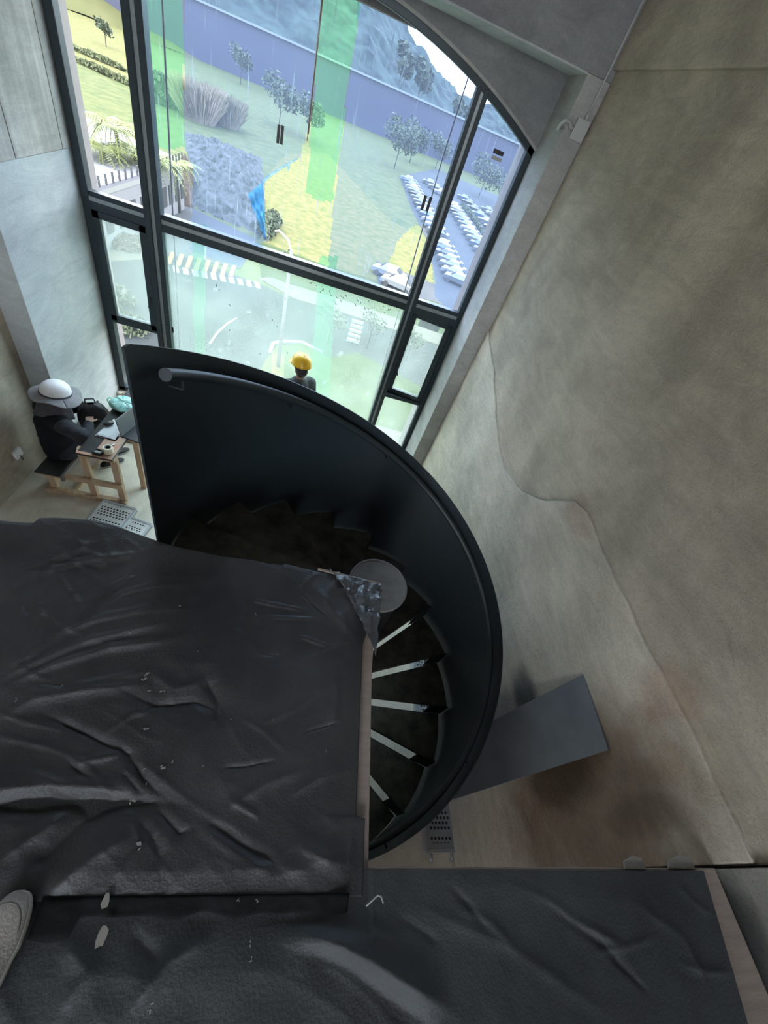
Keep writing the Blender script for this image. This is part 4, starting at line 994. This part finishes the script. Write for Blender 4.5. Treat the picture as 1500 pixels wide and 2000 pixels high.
patch('pavement', ((730, 832), (840, 860), (840, 1000), (640, 1000), (640, 860)), 'walk', .1)
patch('car_park', ((780, 345), (850, 330), (1060, 420), (1060, 640), (860, 600), (846, 520), (835, 470), (805, 410)), 'asphalt_l', .03)
patch('car_park', ((735, 510), (860, 560), (960, 590), (960, 640), (850, 590), (740, 560)), 'asphalt_l', .035)
patch('dry_slope', ((510, 470), (505, 420), (515, 350), (560, 300), (640, 300), (760, 430), (860, 480), (856, 560), (735, 512), (735, 548), (620, 515)), 'grass_dry', .02)
patch('dry_slope', ((100, -10), (260, 60), (262, 160), (120, 95)), 'grass_dry', .03)
# crossings
def strip(p0, p1, p2, p3, n, m, name, label, skip=.5, h=.05, group=None):
    """n painted bars between the edge p0-p1 and the edge p3-p2"""
    a, b, c, d = [gp(*p) for p in (p0, p1, p2, p3)]
    w = MB()
    for i in range(n):
        t0_, t1_ = (i + .0) / n, (i + skip) / n
        q = [a.lerp(b, t0_), a.lerp(b, t1_), d.lerp(c, t1_), d.lerp(c, t0_)]
        w.prism([(v.x, v.y) for v in q], GZ, GZ + h)
    o = w.build(name, m); return tag(o, label, 'crossing', kind='structure')
strip((334, 492), (470, 522), (462, 545), (325, 515), 8, M_['paint_y'], 'crosswalk_yellow', 'yellow bars of the pedestrian crossing')
strip((318, 516), (512, 553), (516, 566), (320, 528), 11, M_['paint_w'], 'crosswalk_white', 'white blocks along the near side of the crossing', .6)
strip((824, 615), (870, 630), (846, 665), (810, 652), 1, M_['paint_w'], 'crosswalk_pad', 'small pale paved pad by the far pavement', .95)
w = MB(); a = gp(403, 462); b = gp(400, 508); w.bar((a.x, a.y, GZ + .045), (b.x, b.y, GZ + .045), .18, .02); struct('road_line', w, M_['paint_w'])
w = MB(); pts = [gp(*p) for p in ((410, 672), (425, 650), (445, 632), (462, 622))]
for a, b in zip(pts[:-1], pts[1:]): w.bar((a.x, a.y, GZ + .035), (b.x, b.y, GZ + .035), .15, .02)
struct('road_line', w, M_['paint_w'])
w = MB(); pts = [gp(*p) for p in ((527, 690), (534, 672), (560, 668), (590, 670), (630, 690))]
for a, b in zip(pts[:-1], pts[1:]): w.bar((a.x, a.y, GZ + .08), (b.x, b.y, GZ + .08), .25, .14)
struct('kerb', w, M_['paint_w'])

# rock cutting between road and building
rk = [gp(*p) for p in ((372, 252), (440, 262), (500, 300), (508, 345), (505, 372), (512, 420), (523, 462), (470, 450), (378, 405), (366, 330), (350, 300))]
def rockf(u, v):
    p = gp(362 + 150 * u + 14 * v, 256 + 55 * u + 148 * v + 10 * u * v); r = (p - Vector((0, 0, EYE)))
    h = 1.3 * sin(pi * min(1, u * 1.02)) ** .5 * sin(pi * v) ** .5 + .8 * noise.fractal(p * .9, .8, 2, 6) * sin(pi * u) ** .4
    return (p.x, p.y, GZ + max(-.2, h))
struct('rock_slope', MB().grid(rockf, 90, 90), M_['rock'], smooth=True)
def heapf(u, v):
    p = gp(345 + 34 * u, 318 + 80 * v + 10 * u); h = 2.2 * sin(pi * u) ** .6 * sin(pi * v) ** .6 + .8 * noise.fractal(p * .8, 1, 2, 4) * sin(pi * u) * sin(pi * v)
    return (p.x, p.y, GZ + max(-.2, h))
tag(MB().grid(heapf, 40, 40).build('rubble_heap', terrain_mat('brown_rubble', (.30, .22, .19), (.16, .11, .09), 1.2, 1), smooth=True), 'brown rubble heap behind the white building', 'rubble', kind='stuff')

# hills
def hillh(az): # elevation angle of skyline in degrees
    ks = [(-60, 7), (-30, 9), (-12, 9.5), (-3.5, 7.5), (-.5, 5.2), (1.5, 3.2), (4.7, 2.1), (8, 1.0), (11.7, 1.4), (14, .3), (17, .2), (30, 1.5), (60, 3)]
    for (a, h), (b, g) in zip(ks[:-1], ks[1:]):
        if a <= az <= b: return h + (g - h) * (az - a) / (b - a)
    return 3
def hillf(u, v):
    az = -60 + 120 * u; r = 262 + 420 * v; e = math.tan(radians(hillh(az))) * 560
    z = GZ + (15.5 + e) * min(1, v / .7) ** .8 * (1 if v < .7 else 1 - (v - .7) * .6)
    a = radians(az); p = Vector((r * sin(a), r * cos(a), 0))
    z += 7 * abs(noise.fractal(p * .045, 1, 2, 5)) * min(1, v * 6)
    return (p.x, p.y, z)
struct('forest_hill', MB().grid(hillf, 420, 90), M_['forest'], smooth=True)
def meadf(u, v):
    az = -46 + 39 * u; r = 244 + 130 * v; e = math.tan(radians(max(-2.7, min(4.5, (-9.0 - az) * .33 - 1.8)))) * 330
    z = GZ + (15.5 + e) * min(1, v / .8) ** .9 + 1.0 * noise.noise(Vector((az * .3, r * .05, 0)))
    if u > .96 or v > .97: z -= 8
    a = radians(az); return (r * sin(a), r * cos(a), z)
struct('meadow_hill', MB().grid(meadf, 80, 40), terrain_mat('pale_meadow', (.42, .40, .18), (.26, .28, .10), .05, .4), smooth=True)
# long dark building across the valley
wh = thing('long_warehouse', 'very long low dark blue building across the valley at horizon level', 'building', (0, 242, GZ))
MB().box(-150, 130, -6, 6, 0, 14.9).build('facade', mat('dark_blue_cladding', (.06, .065, .20), .6, 0, col2=(.05, .055, .17), scale=.1), wh)
MB().box(-151, 131, -7, 7, 14.9, 15.5).build('roof_edge', mat('pale_roof', (.55, .62, .68), .5), wh)

# hedges in the left meadow
def bush(name, loc, sx, sy, sz, n, m, label, group=None, leafsize=.25, rz=0, mats=None, cat='bush'):
    w = MB()
    for i in range(n):
        a = random.random() * 2 * pi; zz = random.random() ** .7; rr = sqrt(random.random()) * sqrt(max(0, 1 - zz * zz * .85))
        c = Vector((cos(a) * rr * sx, sin(a) * rr * sy, zz * sz)); s = leafsize * random.uniform(.6, 1.5)
        d1 = Vector((random.gauss(0, 1), random.gauss(0, 1), random.gauss(0, 1))).normalized() * s; d2 = Vector((random.gauss(0, 1), random.gauss(0, 1), random.gauss(0, 1))).normalized() * s
        w.add([c - d1, c + d2, c + d1, c - d2], [(0, 1, 2, 3)])
    o = w.build(name, m); o.location = loc; o.rotation_euler = (0, 0, rz)
    return tag(o, label, cat, group)
def plume(name, loc, r, h, n, m, label):
    w = MB()
    for i in range(n):
        a = random.random() * 2 * pi; rr = r * sqrt(random.random()) * .6; b_ = Vector((cos(a) * rr, sin(a) * rr * .8, 0)); hh = h * random.uniform(.5, 1)
        t_ = b_ + Vector((cos(a) * r * random.uniform(.2, .6), sin(a) * r * random.uniform(.2, .6), hh)); s = Vector((-sin(a), cos(a), 0)) * random.uniform(.05, .13)
        mid = b_.lerp(t_, .6) + Vector((0, 0, .25 * hh * .4)); w.add([b_ - s * .4, b_ + s * .4, mid + s, t_, mid - s], [(0, 1, 2, 3, 4)])
    o = w.build(name, m); o.location = loc; return tag(o, label, 'grass clump')
def hedge(p0, p1, n, label):
    a, b = gp(*p0), gp(*p1); L_ = (b - a).length
    bush('hedge', ((a.x + b.x) / 2, (a.y + b.y) / 2, GZ), L_ / 2, .8, .9, n, M_['hedge'], label, leafsize=.35, rz=math.atan2(b.y - a.y, b.x - a.x), cat='hedge')
hedge((120, 88), (262, 148), 700, 'upper of two low hedges across the left meadow'); hedge((130, 112), (300, 190), 700, 'lower of two low hedges across the left meadow')
plume('pampas_grass', gp(388, 236), 5, 6, 2600, mat('pampas', (1.6, 1.2, .9), .9, 0, col2=(.75, .62, .32), scale=.5), 'large pale pink pampas grass clump beside the shrub')
plume('pampas_grass', gp(440, 246), 4.2, 5, 2000, mat('pampas2', (1.3, 1.05, .75), .9, 0, col2=(.5, .5, .25), scale=.5), 'smaller pampas grass clump right of the larger pink one')
bush('shrub', gp(325, 205), 3.4, 3.5, 4, 600, M_['leaf'], 'dark shrub left of the pampas grass behind the green net', leafsize=.6)

def tree(loc, h, r, n, label, m='leaf', trunk=.12, leaf=.35):
    t = thing('broadleaf_tree', label, 'tree', loc)
    w = MB().tube([(0, 0, 0), (.05, .02, h * .35), (.0, .05, h * .7)], [trunk, trunk * .8, trunk * .4], 8)
    for k in range(5):
        a = k * 1.3; w.tube([(0, .03, h * (.3 + .07 * k)), (cos(a) * r * .4, sin(a) * r * .4, h * (.55 + .06 * k)), (cos(a) * r * .7, sin(a) * r * .7, h * (.65 + .06 * k))], [trunk * .4, trunk * .25, trunk * .1], 6)
    w.build('trunk', M_['trunk'], t, smooth=True)
    w = MB()
    blobs = [(Vector((cos(k * 2.4) * r * .5, sin(k * 2.4) * r * .5, h * (.6 + .3 * ((k * 37) % 10) / 10))), r * (.45 + .2 * ((k * 13) % 5) / 5)) for k in range(7)]
    for i in range(n):
        c, rr = random.choice(blobs); d_ = Vector((random.gauss(0, 1), random.gauss(0, 1), random.gauss(0, 1))).normalized() * rr * random.random() ** .4
        p = c + d_; s = leaf * random.uniform(.6, 1.4)
        d1 = Vector((random.gauss(0, 1), random.gauss(0, 1), random.gauss(0, .6))).normalized() * s; d2 = Vector((random.gauss(0, 1), random.gauss(0, 1), random.gauss(0, .6))).normalized() * s
        w.add([p - d1, p + d2, p + d1, p - d2], [(0, 1, 2, 3)])
    w.build('foliage', M_[m], t)
    return t
tree(gp(470, 165), 9, 4.5, 800, 'dark tree in front of the long building, left of the sticker pair')
tree(gp(545, 250), 9, 5, 800, 'tree in the meadow behind the sticker pair')
tree(gp(600, 275), 8, 4, 700, 'tree in the meadow by the middle green net strip')
tree(gp(208, 92), 5, 2.2, 250, 'small bare-looking tree in the left upper meadow')
tree(gp(770, 330), 10, 5.5, 1100, 'dense tree at the far left corner of the car park')
tree(gp(800, 318), 10, 5.5, 1100, 'dense tree behind the first row of parked cars')
tree(gp(850, 330), 9, 5, 900, 'tree behind the car park near the right mullion')
tree(gp(935, 385), 9, 6, 1000, 'wide tree behind the car park, seen through the right upper pane')
tree(gp(980, 415), 8, 5, 800, 'tree at the right far side of the car park')
tree(gp(640, 672), 3.2, 1.3, 420, 'small sparse tree on the verge right of the yellow helmet', leaf=.13, trunk=.06)
tree(gp(716, 682), 3.4, 1.3, 260, 'thin sapling on the verge near the middle of the lower pane', leaf=.11, trunk=.05)
tree(gp(792, 705), 3, 1.2, 300, 'small sapling seen through the right casement', leaf=.12, trunk=.05)
# hillside edge trees against the sky
for k, (px, py, lb) in enumerate(((800, 85, 'tall tree on the skyline at the upper right pane edge'), (835, 120, 'skyline tree right of the tallest one'), (905, 205, 'skyline tree close to the right mullion top'))):
    r = ray(px, py); r = r / r.y * 258; tree((r.x, r.y, GZ + 6), 15.5 + r.z - 6 + 2, 4.5, 600, lb, leaf=1.1, trunk=.3)

# low white building with railing posts, palms
bl = [gp(*p, GZ + 4.2) for p in ((150, 222), (300, 288), (356, 314), (300, 334), (165, 374), (60, 405), (0, 260))]
B0 = Vector((bl[3].x, bl[3].y, 0))
B = thing('flat_roofed_building', 'low white building with flat pale roof and rooftop railing behind the palms', 'building', (B0.x, B0.y, GZ))
loc = [(p.x - B0.x, p.y - B0.y) for p in bl]
MB().prism(loc, 0, 4.0).build('wall', mat('white_render', (.62, .62, .66), .8, 0, var=.1, scale=1), B)
MB().prism(loc, 4.0, 4.25).build('roof', mat('pale_roofing', (.60, .58, .66), .8, 0, col2=(.46, .45, .54), scale=.7), B)
def edge_pts(a, b, n): return [(a[0] + (b[0] - a[0]) * i / n, a[1] + (b[1] - a[1]) * i / n) for i in range(n + 1)]
for a, b, n in ((loc[3], loc[2], 9), (loc[4], loc[3], 11)):
    for p in edge_pts(a, b, n): MB().box(p[0] - .06, p[0] + .06, p[1] - .06, p[1] + .06, 4.2, 4.9).build('railing_post', M_['dark'], B)
    MB().bar((a[0], a[1], 4.6), (b[0], b[1], 4.6), .03, .03).bar((a[0], a[1], 3.8), (b[0], b[1], 3.8), .1, .3).build('railing', M_['paint_w'], B)
    for i in range(n):
        q = edge_pts(a, b, n)[i]; q2 = edge_pts(a, b, n)[i + 1]; mx_, my = (q[0] + q2[0]) / 2, (q[1] + q2[1]) / 2
        dx, dy = (b[0] - a[0]), (b[1] - a[1]); l = sqrt(dx * dx + dy * dy); dx /= l; dy /= l
        if i % 2 == 0: MB().bar((mx_ - dx * .5 , my - dy * .5 , 1.9), (mx_ + dx * .5, my + dy * .5, 1.9), .12, 1.6).build('window', M_['dark'], B)
def palm_frond(w, base, ang, L_, droop):
    n = 9; d = Vector((cos(ang), sin(ang), 0)); s = Vector((-sin(ang), cos(ang), 0)); pts = []
    for i in range(n + 1):
        t = i / n; pts.append(base + d * L_ * t + Vector((0, 0, L_ * (.55 * t - droop * t * t))))
    w.tube(pts, [.05 * (1 - i / (n + 1)) + .01 for i in range(n + 1)], 5)
    for i in range(1, n + 1):
        for k in (0, .5):
            p = pts[i - 1].lerp(pts[i], k); ll = L_ * .30 * sin(pi * min(.97, (i - k) / n * .8 + .15))
            for sg in (-1, 1):
                tip = p + s * sg * ll + d * ll * .5 + Vector((0, 0, -ll * .35)); w.add([p, p + d * .12, tip], [(0, 1, 2)])
def palm(loc, h, L_, label):
    t = thing('palm_tree', label, 'palm', loc)
    MB().tube([(0, 0, 0), (.05, 0, h * .5), (0, .05, h)], [.22, .15, .13], 10).build('trunk', M_['trunk'], t, smooth=True)
    w = MB()
    for k in range(24): palm_frond(w, Vector((0, 0, h)), k * 2.4 + random.random() * .3, L_ * random.uniform(.85, 1.15), .55 + .45 * (k % 3))
    w.build('fronds', M_['palm'], t)
for px, py, h, L_, lb in ((222, 425, 5, 2.5, 'leftmost palm in front of the white building'), (249, 425, 6.5, 2.8, 'tallest palm in front of the white building'), (275, 420, 5.0, 2.4, 'palm right of the tallest one, beside the left mullion'), (315, 425, 4.5, 2.2, 'low palm just right of the left mullion'), (350, 415, 4.2, 2.2, 'rightmost palm, by the rubble heap')):
    c = gp(px, py); palm((c.x, c.y, GZ), h, L_, lb)
c = gp(240, 478); bush('flower_bed', (c.x, c.y, GZ), 2.6, 1.8, .7, 900, mat('bed_plants', (.40, .24, .18), .9, 0, col2=(.12, .16, .05), scale=3), 'planted bed with reddish plants behind the left casement', leafsize=.16, cat='plants')
c = gp(215, 590); bush('shrub', (c.x, c.y, GZ), 1.8, 1.4, 1.2, 700, M_['leaf'], 'low shrub below the left casement glass', leafsize=.15)
c = gp(250, 645); bush('shrub', (c.x, c.y, GZ), 1.4, 1.2, 1.0, 600, M_['leaf'], 'dark low shrub seen through the bottom left pane', leafsize=.12)
c = gp(500, 440); bush('shrub', (c.x + 1.5, c.y, GZ), 1.2, 5.5, 1.5, 700, M_['leaf'], 'green shrubs along the foot of the rock slope', leafsize=.25)

# utility pole and lamp arm
c0 = gp(543, 718)
top = at_z(570, 482, 0); ztop = GZ + 9.5
t = thing('utility_pole', 'pale slender concrete utility pole rising from the verge by the road', 'pole', (c0.x, c0.y, GZ))
MB().tube([(0, 0, 0), (0, 0, 7.6)], [.14, .09], 12).build('shaft', mat('pole_concrete', (.48, .44, .46), .8), t, smooth=True)
MB().tube([(0, 0, 7.5), (-.3, .5, 7.9), (-1.0, 1.6, 7.9), (-1.3, 2.0, 7.7)], .05, 8).build('lamp_arm', M_['grey'], t, smooth=True)
c = gp(562, 560); tree((c.x, c.y, GZ), 3.2, .9, 200, 'slim bare-branched tree beside the pavement and pole', leaf=.1, trunk=.1)

# ------------------------------------------------------------------ cars
def car_proto(body_m):
    t = thing('parked_car', 'x', 'car')
    prof = [(-2.1, .35), (-2.12, .62), (-2.0, .80), (-1.25, .90), (-.62, 1.36), (.85, 1.40), (1.55, 1.00), (2.02, .92), (2.10, .60), (2.08, .35)]
    w = MB(); n = len(prof)
    cw = []
    for i, (x, z) in enumerate(prof): cw.append(.86 if z < 1.1 else .68)
    vs = [(x, -cw[i], z) for i, (x, z) in enumerate(prof)] + [(x, cw[i], z) for i, (x, z) in enumerate(prof)]
    w.add(vs, [tuple(range(n)), tuple(range(2 * n - 1, n - 1, -1))] + [(i, n + i, n + (i + 1) % n, (i + 1) % n) for i in range(n)])
    kids = [w.build('body', body_m, t, bevel=.06)]
    w = MB()
    w.add([(-1.20, -.70, .93), (-1.20, .70, .93), (-.66, .60, 1.345), (-.66, -.60, 1.345)], [(0, 1, 2, 3)]); w.v = [(x - .03, y, z + .03) for x, y, z in w.v]
    kids.append(w.build('windscreen', CARGLASS, t))
    w = MB().add([(1.52, -.70, 1.04), (1.52, .70, 1.04), (.90, .60, 1.385), (.90, -.60, 1.385)], [(3, 2, 1, 0)]); w.v = [(x + .03, y, z + .03) for x, y, z in w.v]
    kids.append(w.build('rear_window', CARGLASS, t))
    w = MB()
    for s in (-1, 1): w.add([(-1.0, s * .83, .96), (1.35, s * .83, 1.02), (.85, s * .70, 1.34), (-.60, s * .70, 1.31)], [(0, 1, 2, 3)])
    kids.append(w.build('side_window', CARGLASS, t))
    for x in (-1.3, 1.3):
        for s in (-1, 1): kids.append(MB().tube([(x, s * .70, .31), (x, s * .89, .31)], .31, 14).build('wheel', M_['dark'], t))
    return t, kids
CARGLASS = mat('car_glass', (.05, .07, .10), .6, spec=.1)
CC = {'white': mat('car_white', (.72, .74, .78), .3), 'silver': mat('car_silver', (.42, .45, .50), .3, .3), 'blue': mat('car_blue', (.12, .22, .42), .3), 'dark': mat('car_dark', (.06, .07, .09), .3)}
PROTO = {k: car_proto(v) for k, v in CC.items()}
used = set(); 
rows = [((797, 356), (853, 462), 14, 'left row of the car park beside the grass', 60), ((862, 486), (892, 556), 7, 'near row of the car park', 60),
        ((884, 408), (942, 498), 11, 'middle row of the car park', 60), ((905, 392), (958, 452), 6, 'far row of the car park behind the hedge strip', 60), ((838, 362), (860, 382), 3, 'small group at the far end of the car park', 60), ((950, 415), (972, 432), 3, 'far right group in the car park', 60)]
ORD = ['', 'second', 'third', 'fourth', 'fifth', 'sixth', 'seventh', 'eighth', 'ninth', 'tenth', 'eleventh', 'twelfth', 'thirteenth', 'fourteenth']
def place_car(colr, loc, rz, label, group):
    t, kids = PROTO[colr]
    if colr not in used:
        used.add(colr); t.location = loc; t.rotation_euler = (0, 0, rz); t['label'] = label; t['group'] = group; return t
    return copy_tree(t, kids, loc, rz, label, group)
rc = random.Random(3)
for (a, b, n, rn, dev) in rows:
    p, q = gp(*a), gp(*b); dr = math.atan2(q.y - p.y, q.x - p.x)
    n = min(n, max(2, int((q - p).length / 2.35)))
    for i in range(n):
        c = p.lerp(q, i / (n - 1)); cc = rc.choice(['white', 'white', 'silver', 'silver', 'blue', 'dark'])
        k = n - 1 - i; od = 'nearest' if k == 0 else ('farthest' if i == 0 else ORD[k] + ' nearest')
        place_car(cc, (c.x, c.y, GZ + .04), dr + radians(68) + rc.gauss(0, .03), '%s car, %s in the %s' % (cc, od, rn), 'cars in the %s' % rn)
van = gp(762, 548)
place_car('white', (van.x - .3, van.y + .6, GZ + .05), radians(-18), 'white car on the marked bay by the grass, farther from the window', 'white cars on the grass-side bay')
place_car('white', (van.x + .8, van.y - 2.3, GZ + .05), radians(-18), 'white car on the marked bay by the grass, nearer the window', 'white cars on the grass-side bay')
# hedge strip between rows
a, b = gp(900, 400), gp(950, 480); bush('hedge', ((a.x + b.x) / 2, (a.y + b.y) / 2, GZ), (b - a).length / 2, .9, 1.3, 600, M_['leaf'], 'hedge strip between two rows in the car park', leafsize=.35, rz=math.atan2(b.y - a.y, b.x - a.x), cat='hedge')
# bollards beside the lower verge
for k in range(5):
    c = gp(698 - 2.2 * k, 632 + 9 * k)
    tag(MB().box(-.55, .55, -.16, .16, 0, .25).build('parking_stop', M_['paint_w'], bevel=.03), 'white kerb block on the lower road, %s' % ('nearest the far pavement' if k == 0 else 'nearest the window' if k == 4 else ORD[k + 0] + ' block after the one nearest the far pavement' if 0 else ('second', 'middle one', 'fourth')[k - 1] + ' of five from the far pavement'), 'kerb block', 'white kerb blocks on the lower road').location = (c.x, c.y, GZ + .02)
# outer facade ledge below the window
